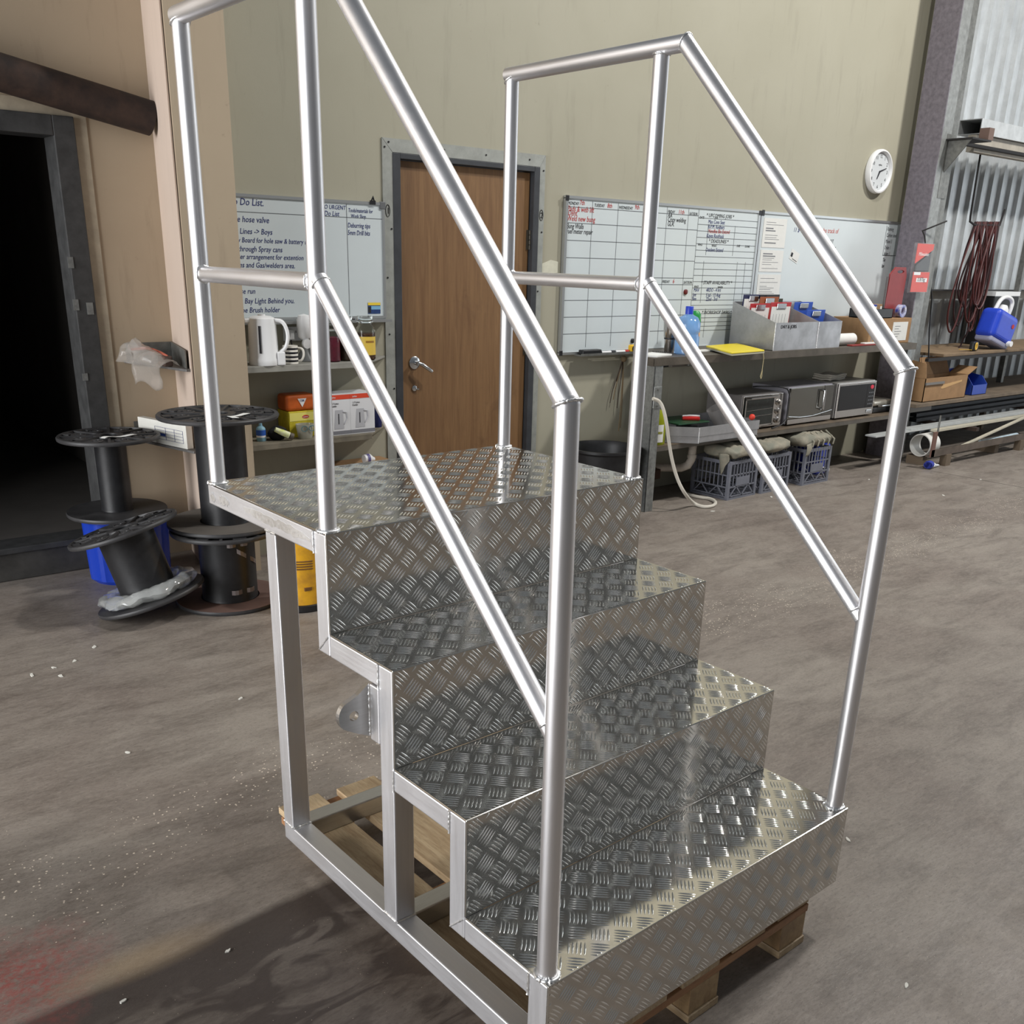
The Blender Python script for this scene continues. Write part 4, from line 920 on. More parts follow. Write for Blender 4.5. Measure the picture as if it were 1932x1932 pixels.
# ------------------------------------------------------------------ third whiteboard
b3 = thing('plain_whiteboard', 'large whiteboard with faint red notes above the document box', 'whiteboard', (7.07, P2Y, 1.0))
Xa, Xb = 6.134, 8.015
part(MB().box(Xa, Xb, P2Y, WALLY-.001, Z0, Z1), 'board_panel', BOARD, b3); frame_rails(b3, Xa, Xb, Z0, Z1, P2Y)
part(MB().box(Xa-.010, Xa+.02, P2Y-.010, P2Y-.006, Z1-.02, Z1+.02), 'corner_cap', PLA_BLACK, b3, bevel=.004)
def zb(zx_, zy_): return wy(1400+zx_*.16563, 380+zy_*.16563, P2Y-.001)
def w3(t, s, m_, zx_, zy_, sx=.9): return text_mesh('handwriting', t, s, m_, b3, zb(zx_, zy_)-Vector((0, -.0003, 0))-Vector(b3.location), shear=.2, sx=sx)
w3('11 $', .045, INKB, 585, 345); w3('JOB to helps track of', .05, mat('faded_red_ink', rgb(196, 90, 78), .6), 760, 345); w3('This is for NOT', .04, INKK, 860, 468, .8); w3('. Materials that is put out', .036, INKK, 815, 535, .8)
for k, (za, zb_) in enumerate(((160, 520), (530, 800), (810, 1130))):
    a, b, c, d_ = zb(215-70*k*.5, za+15), zb(478-45*k*.7, za+30), zb(400, zb_), zb(110, zb_)
    x0_, x1_ = 6.165, 6.165+.275
    z1_, z0_ = zb(200, za+10).z, zb(200, zb_).z
    sh = thing('paper_sheet', ('printed form, uppermost of three taped to the plain whiteboard', 'printed form, middle one of three taped to the plain whiteboard', 'printed form, lowest of three taped to the plain whiteboard')[k], 'paper', (x0_, P2Y-.001, z0_))
    h = z1_-z0_-.006
    MB().box(0, x1_-x0_, -.0012, 0, 0, h).build('sheet', PAPER, sh)
    rr = random.Random(k+3); zz = h-.03
    while zz > .02:
        ln = rr.uniform(.08, .22); x_ = .03
        MB().box(x_, x_+ln, -.0018, -.0011, zz, zz+(.008 if rr.random() < .25 else .003)).build('printed_line', mat('grey_toner', rgb(120, 122, 126), .7), sh); zz -= rr.choice((.012, .016, .028))
p = zb(550, 520)
cs_ = thing('small_label', 'tiny black and white tilted sticker on the plain whiteboard', 'sticker', (p.x, P2Y-.001, p.z-.08), rot=(0, .35, 0))
MB().box(0, .11, -.001, 0, 0, .075).build('label_face', PAPER, cs_); MB().box(.006, .03, -.0018, -.001, .02, .05).build('print_block', INKK, cs_); MB().box(.036, .10, -.0018, -.001, .01, .014).build('print_line', INKK, cs_)
p = zb(1605, 615); q = zb(1800, 285)
ls = thing('handwritten_list', 'handwritten name list ruled at the end of the plain whiteboard', 'note', (7.79, P2Y-.001, p.z))
MB().box(0, .20, -.0012, 0, 0, q.z-p.z).build('sheet', BOARD, ls); MB().box(0, .003, -.0018, -.001, 0, q.z-p.z).build('ruled_edge', INKK, ls); MB().box(0, .2, -.0018, -.001, 0, .003).build('ruled_edge', INKK, ls)
for i, t in enumerate(('Running', 'Carbon steel', 'Monel 3', 'Dylan 1', 'Adam 1', 'Tin', 'Ian')): text_mesh('handwriting', t, .042, INKK, ls, (.012, -.0016, q.z-p.z-.04-.048*i), shear=.15, sx=.7)
# clock
ck = wy(1663, 323, WALLY-.045)
cl = thing('wall_clock', 'round white wall clock with black numerals above the plain whiteboard', 'clock', (ck.x, WALLY-.001, ck.z-.165))
R_ = .163
MB().lathe([(R_*.97, 0), (R_, -.01), (R_, -.034), (R_*.97, -.045), (R_*.90, -.047), (R_*.84, -.034), (R_*.835, -.010)], (0, 0, R_), 48, 'y').build('case', WHITE, cl, smooth=40)
MB().lathe([(R_*.83, -.012), (R_*.83, -.026), (.001, -.026)], (0, 0, R_), 40, 'y').build('dial', mat('dial_white', rgb(206, 210, 212), .4), cl)
for h_ in range(1, 13):
    a = pi/2-2*pi*h_/12; text_mesh('numeral', str(h_), .036, INKK, cl, (R_*.68*cos(a), -.0268, R_+R_*.68*sin(a)-.012), align='CENTER', sx=.9)
text_mesh('dial_lettering', 'nylex', .022, INKK, cl, (0, -.0268, R_+.042), align='CENTER')
for ln, ang, wd in ((.062, radians(-115), .006), (.095, radians(18), .005)):
    MB().sweep([(0, -.030, R_), (ln*cos(ang), -.030, R_+ln*sin(ang))], [wd, wd*.5], 6).build('hand', INKK, cl)
MB().cyl((0, -.027, R_), (0, -.033, R_), .006, n=12).build('hub', INKK, cl)

# ------------------------------------------------------------------ bench: folded steel top, lower shelf, legs
TB, LB, BF = 1.0, .43, 4.30
BXL, BXR = 4.60, 7.72
STEELB = mat('grimy_bench_steel', rgb(104, 96, 86), .5, .45, .4, 7)
bn = thing('steel_bench', 'long grimy steel wall bench with a lower shelf along the back wall', 'bench', ((BXL+BXR)/2, 4.5, 0))
part(MB().prism([(BXL, BF), (BXR, BF), (BXR, WALLY-.03), (BXL+.40, WALLY-.03), (BXL, BF+.06)], 'z', TB-.004, TB), 'bench_top', STEELB, bn)
part(MB().box(BXL, BXR, BF, BF+.004, TB-.05, TB-.003), 'front_lip', STEELB, bn, bevel=.001); part(MB().prism([(BXL, BF), (BXL+.004, BF), (BXL+.004, BF+.06), (BXL+.404, WALLY-.03), (BXL+.4, WALLY-.03), (BXL, BF+.06)], 'z', TB-.05, TB-.0045), 'end_lip', STEELB, bn)
part(MB().prism([(BXL+.10, BF+.02), (BXR, BF+.02), (BXR, WALLY-.02), (BXL+.40, WALLY-.02), (BXL+.10, BF+.12)], 'z', LB-.006, LB), 'lower_shelf', mat('grimy_lower_shelf', rgb(112, 98, 82), .6, .2, .4, 8), bn); part(MB().box(BXL+.10, BXR, BF+.02, BF+.024, LB-.035, LB-.005), 'lower_lip', mat('grimy_lower_lip', rgb(104, 98, 90), .5, .4, .3, 8), bn)
def chan(x, y, z1, nm='leg'):
    m_ = MB(); m_.box(x, x+.006, y, y+.075, 0, z1); m_.box(x, x+.075, y, y+.006, 0, z1); m_.box(x, x+.075, y+.069, y+.075, 0, z1)
    return part(m_, nm, GALV, bn, bevel=.001)
chan(BXL+.02, BF+.005, TB-.05); chan(7.642, BF+.03, TB-.05)
m_ = MB(); m_.box(BXL+.02, BXL+.09, BF-.004, BF+.003, .685, .822); pl = part(m_, 'bracket_plate', GALV, bn, bevel=.003)
for z in (.70, .805): part(MB().cyl((BXL+.055, BF-.010, z), (BXL+.055, BF-.003, z), .007, n=6), 'bolt_head', GALV_DULL, bn)
part(MB().box(BXL+.055, BXL+.085, BF+.006, BF+.03, TB-.06, TB-.05), 'bolt_lug', GALV_DULL, bn)
# electrical box and pipe stub under the top
ebp = wy(1300, 682, 4.55)
eb = thing('junction_box', 'grey junction box with a black conduit stub under the bench top', 'electrical box', (ebp.x, 4.62, .87))
MB().box(-.09, .09, .0, .12, .02, .126).build('box_body', mat('grey_box', rgb(104, 98, 90), .6), eb, bevel=.004); MB().cyl((-.26, .05, .035), (-.05, .05, .035), .02, n=14).build('conduit', PLA_BLACK, eb, smooth=40); MB().cyl((-.27, .05, .035), (-.255, .05, .035), .027, n=14).build('conduit_collar', PLA_BLACK, eb, smooth=40)
MB().box(.06, .16, -.02, .03, .02, .05).build('tap_body', GALV_DULL, eb, bevel=.006)

# ---- on the bench top
np_ = wz(1240, 664, TB+.002)
nb = thing('spiral_notebook', 'open spiral notebook lying at the bench end beside the post', 'notebook', (4.65, 4.325, TB), .25)
MB().box(0, .20, 0, .15, 0, .012).build('pages', PAPER, nb, bevel=.002)
for k in range(11): MB().sweep([(.203+.006*cos(a), .008+.0135*k, .0118+.010*sin(a)) for a in [2*pi*i/10 for i in range(10)]], .0015, 5, closed=True).build('spiral_coil', PLA_BLACK, nb)
tm = wz(1266, 667, TB); 
tu = thing('steel_tumbler', 'tapered stainless steel tumbler beside the blue water bottle', 'tumbler', (wy(1264, 650, 4.575).x, 4.575, TB))
SS = mat('stainless_steel', rgb(188, 184, 180), .2, 1.0)
MB().lathe([(.034, 0), (.036, .004), (.040, .085), (.041, .09), (.046, .10), (.054, .20), (.052, .202), (.001, .202)], n=28).build('cup', SS, tu, smooth=30); MB().lathe([(.0415, .083), (.0435, .087), (.0435, .092), (.042, .096)], n=28).build('grip_band', PLA_BLACK, tu, smooth=30)
bbp = wy(1294, 665, 4.42)
bw = thing('water_bottle', 'large translucent blue water bottle with a dark blue cap on the bench', 'bottle', (bbp.x, 4.42, TB))
BLUET = mat('translucent_blue', rgb(136, 186, 240), .15, trans=.5, alpha=.85)
MB().lathe([(.074, 0), (.08, .006), (.08, .11), (.074, .12), (.074, .135), (.08, .145), (.08, .20), (.06, .235), (.03, .25), (.024, .256), (.001, .257)], n=30).build('bottle_body', BLUET, bw, smooth=35); MB().lathe([(.026, .254), (.026, .30), (.024, .303), (.001, .303)], n=20).build('cap', mat('royal_blue_cap', rgb(36, 62, 176), .4), bw, smooth=40)
gp = wy(1316, 650, 4.56)
gb2 = thing('spray_bottle', 'white bottle with orange label and green cap behind the blue bottle', 'bottle', (gp.x, 4.60, TB))
MB().lathe([(.036, 0), (.038, .004), (.038, .075)], n=24).build('bottle_base', WHITE, gb2, smooth=40); MB().lathe([(.038, .075), (.038, .165), (.034, .18)], n=24).build('orange_label', mat('orange_label', rgb(222, 140, 38), .45), gb2, smooth=40); MB().lathe([(.036, .178), (.04, .185), (.036, .24), (.02, .262), (.001, .264)], n=24).build('cap', mat('green_cap', rgb(34, 132, 62), .35), gb2, smooth=40)
A, B, Cc, D_ = wz(1340, 655, TB+.02), wz(1345, 651, TB+.02), wz(1400, 650, TB+.02), wz(1447, 664, TB+.02)
yf = thing('plastic_folder', 'bright yellow plastic folder lying flat at the bench edge', 'folder', (A.x, A.y, TB))
YF = mat('yellow_folder', rgb(230, 208, 36), .35)
pts4 = [wz(1332, 655, TB+.02), wz(1390, 650, TB+.02), wz(1442, 663, TB+.02), wz(1380, 668, TB+.02)]; yf.location.z = TB+.0082
MB().prism([(q_.x-A.x, q_.y-A.y) for q_ in pts4], 'z', .012, .022).build('folder_cover', YF, yf, bevel=.002); MB().prism([(q_.x-A.x+.008, q_.y-A.y+.004) for q_ in pts4], 'z', .0, .011).build('folder_base', mat('folder_grey', rgb(176, 172, 150), .5), yf)
pp = thing('paper_stack', 'white papers under the yellow folder at the bench edge', 'papers', (wz(1340, 662, TB).x, wz(1340, 662, TB).y, TB)); MB().box(-.15, .26, -.03, .04, 0, .008).build('sheet', PAPER, pp)
st = MB(); c0 = wz(1446, 665, TB); st.sweep([(c0.x-.03, c0.y+.02, TB+.003), (c0.x, BF-.004, TB+.004), (c0.x+.012, BF-.008, TB-.04), (c0.x+.008, BF-.008, TB-.13), (c0.x-.004, BF-.008, TB-.165), (c0.x+.006, BF-.008, TB-.18), (c0.x+.014, BF-.008, TB-.165), (c0.x+.01, BF-.008, TB-.12)], .0022, 6)
one(st, 'string_loop', mat('cream_string', rgb(196, 182, 140), .8), (c0.x, BF, TB-.18), 'cream string loop hanging over the bench front lip', 'string', smooth=50)
# aluminium document box
dbx = thing('document_box', 'welded aluminium two-bay document box full of clipboards on the bench', 'document box', (5.48, 4.36, TB))
ang = radians(0)
W1, Dp = 5.90, .0
# plan: sloped cheek on the left, two front bays
xa, xm, xb_ = wy(1457, 664, 4.33).x-5.48, wy(1538, 661, 4.33).x-5.48, wy(1581, 660, 4.33).x-5.48
yb_ = .36
for x in (xa, xm, xb_): 
    x_ = min(x, xb_-.004)
    MB().prism([(-.03, 0), (-.03, .19), (yb_, .315), (yb_, 0)], 'x', x_, x_+.004).build('cheek_plate', ALU, dbx)
MB().box(xa, xb_, -.034, -.03, 0, .19).build('front_plate', ALU, dbx); MB().box(xa, xb_, yb_, yb_+.004, 0, .315).build('back_plate', ALU, dbx); MB().box(xa, xb_, -.03, yb_, 0, .004).build('floor_plate', ALU, dbx)
for x in (xa-.001, xm): bead([(x, -.035, .004), (x, -.035, .188)], .004, 'weld_seam', dbx)
text_mesh('marker_lettering', 'DAY & JOBS', .035, INKK, dbx, (xa+.06, -.0355, .150))
CBW = mat('clipboard_wood', rgb(150, 82, 46), .6)
def clipboard(lab, dx, dy, w_, h_, tilt, bm_, cm=None, paper=True, clipm=None, rz=0):
    r = thing('clipboard', lab, 'clipboard', (5.48+dx, 4.36+dy, TB+.006), rot=(-tilt, 0, rz))
    MB().box(0, w_, 0, .004, 0, h_).build('backing_board', bm_, r, bevel=.002)
    if paper:
        MB().box(.012, w_-.012, -.004, -.0005, .01, h_-.03).build('paper', PAPER, r)
        for i in range(5): MB().box(.04+.035*i, .042+.035*i, -.0046, -.0041, .10, h_-.08).build('ruled_line', mat('grey_toner', rgb(120, 122, 126), .7), r)
    MB().box(w_*.28, w_*.72, -.010, -.0045, h_-.045, h_-.008).build('clip', clipm or CHROME, r, bevel=.003)
    return r
NAVY = mat('navy_board', rgb(34, 38, 74), .5); BLUEB = mat('blue_board', rgb(44, 82, 176), .45); REDB = mat('red_board', rgb(170, 40, 46), .45)
xA = xa-.0
clipboard('navy clipboard with a white form, in the rear of the document box', xA+.02, .31, .23, .36, -.06, NAVY)
clipboard('red clipboard behind the front form in the document box', xA+.05, .26, .23, .30, -.06, REDB, paper=True)
clipboard('tall black clipboard with wire clip in the document box', xA+.20, .30, .23, .36, -.06, PLA_BLACK, paper=True, clipm=PLA_BLACK)
clipboard('brown timber clipboard edge in the document box', xA+.17, .275, .22, .345, -.06, CBW, paper=False)
clipboard('clipboard with a ruled white form at the front of the first bay', xA+.10, .12, .24, .315, -.06, REDB)
clipboard('dark green clipboard behind the blue ones in the document box', xA+.30, .325, .21, .33, -.06, mat('olive_board', rgb(60, 62, 46), .5), paper=False, clipm=PLA_BLACK)
clipboard('plain blue clipboard, taller of two in the second bay', xm+.03, .25, .23, .31, -.10, BLUEB, paper=False)
clipboard('plain blue clipboard, front one of two in the second bay', xm+.02, .12, .23, .26, -.10, BLUEB, paper=False)
# paper roll, papers, folder
rp_ = wz(1600, 655, TB+.04)
rl = thing('paper_roll', 'white roll of paper lying beside the document box', 'paper roll', (5.48+xb_-.03, 4.42, TB)); MB().lathe([(.044, .04), (.044, .34), (.016, .34), (.016, .04), (.044, .04)], (0, 0, .045), 24, 'x').build('roll', PAPER, rl, smooth=40); MB().lathe([(.016, .038), (.016, .344), (.013, .344), (.013, .038), (.016, .038)], (0, 0, .045), 18, 'x').build('roll_core', CARD, rl, smooth=40)
rf = thing('red_folder', 'dark red folder with loose papers in front of the paper roll', 'folder', (6.80, 4.31, TB)); MB().box(0, .46, 0, .05, 0, .012).build('folder_cover', mat('dark_red_card', rgb(132, 44, 40), .6), rf, bevel=.003); MB().prism([(.18, .006), (.5, -.0), (.56, .05), (.2, .06)], 'z', .0125, .02).build('loose_paper', PAPER, rf)
# carton with label, tray and bits on it
ca = thing('cardboard_carton', 'brown carton with a white printed label on the bench end', 'carton', (7.10, 4.37, TB))
MB().box(0, .60, 0, .34, 0, .195).build('carton_body', CARD, ca, bevel=.003); MB().box(.33, .55, -.0015, -.0004, .02, .165).build('label', PAPER, ca); MB().box(.04, .048, -.0012, -.0004, 0, .195).build('strap', mat('blue_strap', rgb(90, 110, 150), .4), ca)
for i in range(5): MB().box(.36, .36+.06+.02*(i % 3), -.0022, -.0014, .05+.02*i, .054+.02*i).build('label_print', MATS['grey_toner'], ca)
ty = thing('black_tray', 'small black open tray on the brown carton', 'tray', (7.106, 4.375, TB+.197))
m_ = MB(); m_.box(0, .30, 0, .2, 0, .006); m_.box(0, .30, 0, .006, 0, .07); m_.box(0, .30, .194, .2, 0, .07); m_.box(0, .006, 0, .2, 0, .07); m_.box(.294, .30, 0, .2, 0, .07); m_.build('tray_body', PLA_BLACK, ty)
for dx, dy, lab, mm, w_ in ((.02, .05, 'blue and white box of small parts in the black tray', mat('blue_box', rgb(42, 64, 150), .5), .12), (.165, .08, 'tan box of small parts in the black tray', CARD, .10)):
    r = thing('parts_box', lab, 'box', (7.106+dx, 4.375+dy, TB+.2035)); MB().box(0, w_, 0, .08, 0, .095).build('box_body', mm, r, bevel=.002); MB().box(w_*.7, w_-.004, -.001, 0, .02, .08).build('box_label', PAPER, r)
sp_ = thing('tape_roll', 'blue and white tape roll standing on the carton end', 'tape', (7.60, 4.40, TB+.196)); MB().lathe([(.05, 0), (.05, .045), (.03, .045), (.03, 0), (.05, 0)], (0, 0, .05), 24, 'y').build('roll', mat('tape_blue', rgb(52, 74, 168), .45, col2=rgb(230, 230, 226), vscale=18), sp_, smooth=35)
# red cutting board leaning in the corner
p = wy(1672, 582, 4.62)
rb = thing('cutting_board', 'dark red plastic board with a slot handle leaning against the steel column', 'board', (7.43, 4.472, TB+.196))
RED = mat('dull_red_plastic', rgb(140, 52, 54), .5, 0, .15, 20)
m_ = MB(); prof = [(0, .0), (.25, .0), (.26, .32), (.235, .385), (.09, .385), (.02, .33)]
bm = bmesh.new(); hole = [(.165+.052*cos(a), .35+.013*sin(a)) for a in [2*pi*i/20 for i in range(20)]]
oa = [bm.verts.new((x, 0, z)) for x, z in prof]; ob2 = [bm.verts.new((x, .014, z)) for x, z in prof]; ha = [bm.verts.new((x, 0, z)) for x, z in hole]; hb2 = [bm.verts.new((x, .014, z)) for x, z in hole]
for A_, B_ in ((oa, ob2), (ha, hb2)):
    for i in range(len(A_)): bm.faces.new((A_[i], A_[(i+1) % len(A_)], B_[(i+1) % len(A_)], B_[i]))
for O_, H_ in ((oa, ha), (ob2, hb2)):
    es = [bm.edges.get((Lp[i], Lp[(i+1) % len(Lp)])) for Lp in (O_, H_) for i in range(len(Lp))]
    bmesh.ops.triangle_fill(bm, edges=es, use_beauty=True)
bmesh.ops.recalc_face_normals(bm, faces=bm.faces); me = bpy.data.meshes.new('board_slab'); bm.to_mesh(me); bm.free(); me.materials.append(RED)
o_ = bpy.data.objects.new('board_slab', me); COL.objects.link(o_); o_.parent = rb
MB().box(-.012, 0, 0, .014, 0, .31).build('board_edge', mat('board_edge_grey', rgb(96, 90, 90), .6), rb)

# ------------------------------------------------------------------ lower shelf of the bench: sink, bottle, ovens
dl = wy(1247, 828, 4.34)
ds = thing('detergent_bottle', 'clear bottle of yellow-green dish liquid beside the sink', 'bottle', (dl.x+.0, 4.38, LB+.0005))
DET = mat('yellow_green_liquid', rgb(170, 178, 40), .12, trans=.4, ior=1.33)
MB().lathe([(.062, 0), (.066, .005), (.066, .16), (.058, .19), (.022, .225), (.018, .23)], n=28, sy=.7).build('bottle_body', DET, ds, smooth=40); MB().lathe([(.019, .23), (.019, .26), (.012, .275), (.001, .276)], n=16).build('cap', CLEAR, ds, smooth=40)
m_ = MB(); m_.grid(8, 1, lambda u, v: (.067*cos(pi*1.2+1.1*u), .048*sin(pi*1.2+1.1*u), .02+.115*v)); m_.build('label', PAPER, ds, smooth=60)
m_ = MB(); m_.grid(6, 1, lambda u, v: (.068*cos(pi*1.25+.8*u), .049*sin(pi*1.25+.8*u), .075+.015*v)); m_.build('label_band', mat('olive_print', rgb(140, 140, 60), .5), ds, smooth=60)
# sink tray of folded aluminium
sx0, sx1 = 4.84, 5.50
sk = thing('sink_tray', 'folded aluminium sink tray with a white waste pipe on the lower shelf', 'sink', (5.05, 4.22, .3))
ZB, ZM, ZTp = .435, .475, .528
px_l, px_r, pc = 4.82, 5.62, 5.06
yf_ = 4.235; cx = 5.05
plan = [(4.84, 4.40), (5.02, yf_), (5.66, yf_), (5.66, 4.68), (4.84, 4.68)]
def ring_wall(mb, poly, z0, z1, th=.004):
    c = Vector((sum(p[0] for p in poly)/len(poly), sum(p[1] for p in poly)/len(poly)))
    inn = []
    for p in poly:
        d = (c-Vector(p)).normalized(); inn.append((p[0]+d.x*th*1.5, p[1]+d.y*th*1.5))
    n = len(poly)
    vs = [(p[0], p[1], z0) for p in poly]+[(p[0], p[1], z1) for p in poly]+[(p[0], p[1], z1) for p in inn]+[(p[0], p[1], z0) for p in inn]
    fs = []
    for i in range(n):
        j = (i+1) % n; fs += [(i, j, n+j, n+i), (n+i, n+j, 2*n+j, 2*n+i), (2*n+i, 2*n+j, 3*n+j, 3*n+i), (3*n+i, 3*n+j, j, i)]
    return mb.add(vs, fs)
part(ring_wall(MB(), plan, .478, .540), 'upper_rim', ALU, sk, bevel=.001); part(ring_wall(MB(), [(p[0]+.006*(1 if p[0] < 5.3 else -1), p[1]+.006) for p in plan], .4315, .476), 'lower_rim', ALU, sk, bevel=.001)
part(MB().prism([(p[0]*.999+.005, p[1]+.006) for p in plan], 'z', .432, .436), 'tray_floor', ALU, sk)
bead([Vector((5.02, yf_-.001, .434))-Vector(sk.location), Vector((5.02, yf_-.001, .538))-Vector(sk.location)], .003, 'weld_seam', sk)
gd = thing('sink_board', 'dark green draining board lying across the sink tray', 'board', (4.95, 4.36, .541), -.05); MB().box(0, .30, 0, .28, 0, .010).build('board', mat('dark_green', rgb(26, 66, 40), .5), gd, bevel=.003)
br_ = thing('dish_brush', 'red and white dish brush resting on the green draining board', 'brush', (5.10, 4.46, .5515), -.7); MB().box(0, .12, 0, .04, 0, .024).build('brush_head', mat('brush_red', rgb(196, 40, 36), .4), br_, bevel=.008); MB().sweep([(.0, .02, .026), (.05, .025, .03), (.12, .03, .028)], .006, 8).build('brush_grip', WHITE, br_)
mg_ = thing('black_mug', 'black plastic mug lying on its side in the sink tray', 'mug', (5.18, 4.56, .4385), -.35); MB().lathe([(.04, 0), (.045, .01), (.05, .12), (.046, .12), (.04, .01)], (0, 0, .05), 24, 'x').build('mug_body', PLA_BLACK, mg_, smooth=40)
cc = thing('clear_cup', 'large clear plastic cup tipped in the sink tray by the oven', 'cup', (5.53, 4.44, .464), rot=(0, -.5, -.4)); MB().lathe([(.05, 0), (.052, .004), (.07, .17), (.067, .17), (.05, .006)], (0, 0, .0), 26).build('cup_wall', mat('scratched_clear', rgb(176, 172, 170), .3, trans=.4, alpha=.6), cc, smooth=40)
rs = MB(); rs.ball((0, 0, .022), .022, 16); o_ = rs.build('scourer', mat('scourer_red', rgb(206, 60, 44), .6), None, smooth=60); tag(o_, 'small red scourer ball on the sink tray rim', 'scourer', loc=(5.60, 4.26, .5405))
wp_ = thing('waste_pipe', 'white plastic waste pipe with a bend under the sink tray', 'pipe', (5.22, 4.45, .1))
MB().sweep([(0, 0, .322), (0, 0, .17), (-.012, .02, .125), (-.05, .05, .105), (-.2, .2, .10), (-.28, .335, .10)], .028, 16).build('pipe_run', mat('stained_pvc', rgb(206, 196, 184), .5, 0, .3, 12), wp_, smooth=45); MB().cyl((0, 0, .18), (0, 0, .205), .033, n=18).build('coupling', mat('stained_pvc', rgb(206, 196, 184), .5), wp_, smooth=40); MB().cyl((0, 0, .27), (0, 0, .32), .032, n=18).build('coupling', MATS['stained_pvc'], wp_, smooth=40)
vp = thing('water_valve', 'rusty water pipe and valve low on the back wall under the sink', 'valve', (4.92, 4.55, .12)); RU = mat('valve_rust', rgb(70, 46, 34), .7, .3, .3, 30)
MB().sweep([(-.12, .24, .10), (-.12, .02, .1), (.02, 0, .1), (.06, 0, .08)], .013, 10).build('pipe_run', RU, vp, smooth=40); MB().lathe([(.03, 0), (.03, .012)], (-.12, .0, .1), 12, 'y').build('handwheel', RU, vp); MB().box(.02, .08, -.02, .02, .02, .09).build('valve_body', RU, vp, bevel=.006)
# hose
hz = mat('grey_white_hose', rgb(196, 190, 178), .5)
hp = [wy(1232, 752, BF-.02), wy(1245, 757, BF-.03), wy(1252, 772, BF-.05), wy(1258, 800, BF-.07), wy(1262, 835, BF-.07), wy(1268, 870, BF-.08), wy(1278, 905, BF-.10), wy(1292, 932, BF-.14)]
fl_ = [wz(1308, 950, .012), wz(1328, 957, .012), wz(1345, 955, .012), wz(1352, 948, .012), wz(1342, 941, .012), wz(1320, 938, .012), wz(1302, 934, .012), wz(1288, 929, .012)]
hs = MB(); hs.sweep(smooth_path([Vector(q_) for q_ in hp+fl_]), .0115, 10); one(hs, 'drain_hose', hz, (4.9, 4.2, 0), 'pale grey hose hanging from the bench bracket and curling on the floor', 'hose', smooth=50)
# toaster oven
DG = mat('dark_oven_glass', rgb(40, 44, 42), .12, 0, .3, 10)
tox = thing('toaster_oven', 'silver toaster oven with three round knobs on the lower shelf', 'toaster oven', (5.68, 4.42, LB+.0005))
MB().box(0, .46, 0, .33, .012, .255).build('oven_body', mat('oven_grey', rgb(122, 118, 116), .45, .4, .2, 9), tox, bevel=.006)
MB().box(-.001, .461, -.012, .0, .012, .25).build('front_panel', SS, tox, bevel=.003); dr = MB().box(.015, .345, -.022, -.012, .035, .225).build('door', DG, tox, bevel=.003)
for bx_ in ((.012, .348, -.024, -.0215, .222, .236), (.012, .348, -.024, -.0215, .026, .038), (.012, .022, -.024, -.0215, .03, .23), (.338, .348, -.024, -.0215, .03, .23)): MB().box(*bx_).build('door_frame', SS, dr)
MB().sweep([(.02, -.022, .232), (.03, -.055, .238), (.33, -.055, .238), (.34, -.022, .232)], .009, 8).build('door_handle', SS, dr, smooth=40)
for z in (.10, .145): MB().sweep([(.03, -.0225, z), (.33, -.0225, z+.006)], .002, 6).build('rack_wire', SS, dr)
for z in (.055, .12, .185): 
    kn = MB().lathe([(.024, 0), (.024, -.006), (.017, -.008), (.016, -.026), (.001, -.027)], (.405, -.012, z), 20, 'y').build('knob', SS, tox, smooth=35)
for x in (.03, .43): MB().cyl((x, .04, 0), (x, .04, .013), .012, n=10).build('foot', PLA_BLACK, tox)
# microwaves
m1 = thing('microwave', 'mirror-fronted silver microwave between the toaster oven and black microwave', 'microwave', (6.19, 4.40, LB+.0005))
MB().box(0, .56, 0, .34, .012, .285).build('case', mat('microwave_grey', rgb(158, 156, 164), .4, .3, .12, 6), m1, bevel=.004)
MB().box(.002, .43, -.018, -.0005, .05, .28).build('door', mat('mirror_glass', rgb(120, 118, 112), .08, .9), m1, bevel=.003); MB().box(.432, .558, -.018, -.0005, .05, .28).build('control_panel', mat('mirror_glass2', rgb(104, 102, 98), .12, .8), m1, bevel=.003)
MB().box(.002, .558, -.018, -.0005, .013, .048).build('kick_strip', SS, m1); MB().sweep([(.005, -.02, .072), (.15, -.021, .058), (.30, -.021, .058), (.555, -.02, .086)], .005, 8).build('curved_trim', CHROME, m1, smooth=50)
MB().sweep([(.40, -.018, .105), (.40, -.045, .11), (.40, -.045, .245), (.40, -.018, .25)], .010, 10).build('door_handle', CHROME, m1, smooth=40)
for x in (.03, .53): MB().cyl((x, .04, 0), (x, .04, .013), .012, n=10).build('foot', PLA_BLACK, m1)
m2 = thing('microwave', 'silver microwave with a black glass door and red badge at the shelf end', 'microwave', (6.80, 4.39, LB+.0005))
MB().box(0, .53, 0, .34, .012, .285).build('case', mat('microwave_silver', rgb(168, 166, 162), .4, .5, .2, 6), m2, bevel=.004)
MB().box(.002, .528, -.016, -.0005, .013, .28).build('front_panel', SS, m2, bevel=.003); MB().box(.02, .40, -.019, -.0165, .07, .262).build('door', mat('black_glass', rgb(18, 19, 22), .1), m2, bevel=.002); MB().box(.402, .51, -.019, -.0165, .07, .262).build('control_panel', mat('black_glass', rgb(18, 19, 22), .1), m2, bevel=.002)
MB().lathe([(.016, 0), (.016, -.003), (.001, -.003)], (.465, -.019, .235), 16, 'y', 1.4, 1.0).build('red_badge', mat('badge_pinkred', rgb(206, 46, 70), .4), m2)
for i in range(4):
    for j in range(3): MB().box(.43+.024*j, .445+.024*j, -.0205, -.0191, .095+.03*i, .105+.03*i).build('button', mat('button_grey', rgb(90, 92, 96), .5), m2)
MB().box(.43, .50, -.022, -.017, .028, .052).build('door_release', CHROME, m2, bevel=.004)
for x in (.03, .50): MB().cyl((x, .04, 0), (x, .04, .013), .012, n=10).build('foot', PLA_BLACK, m2)
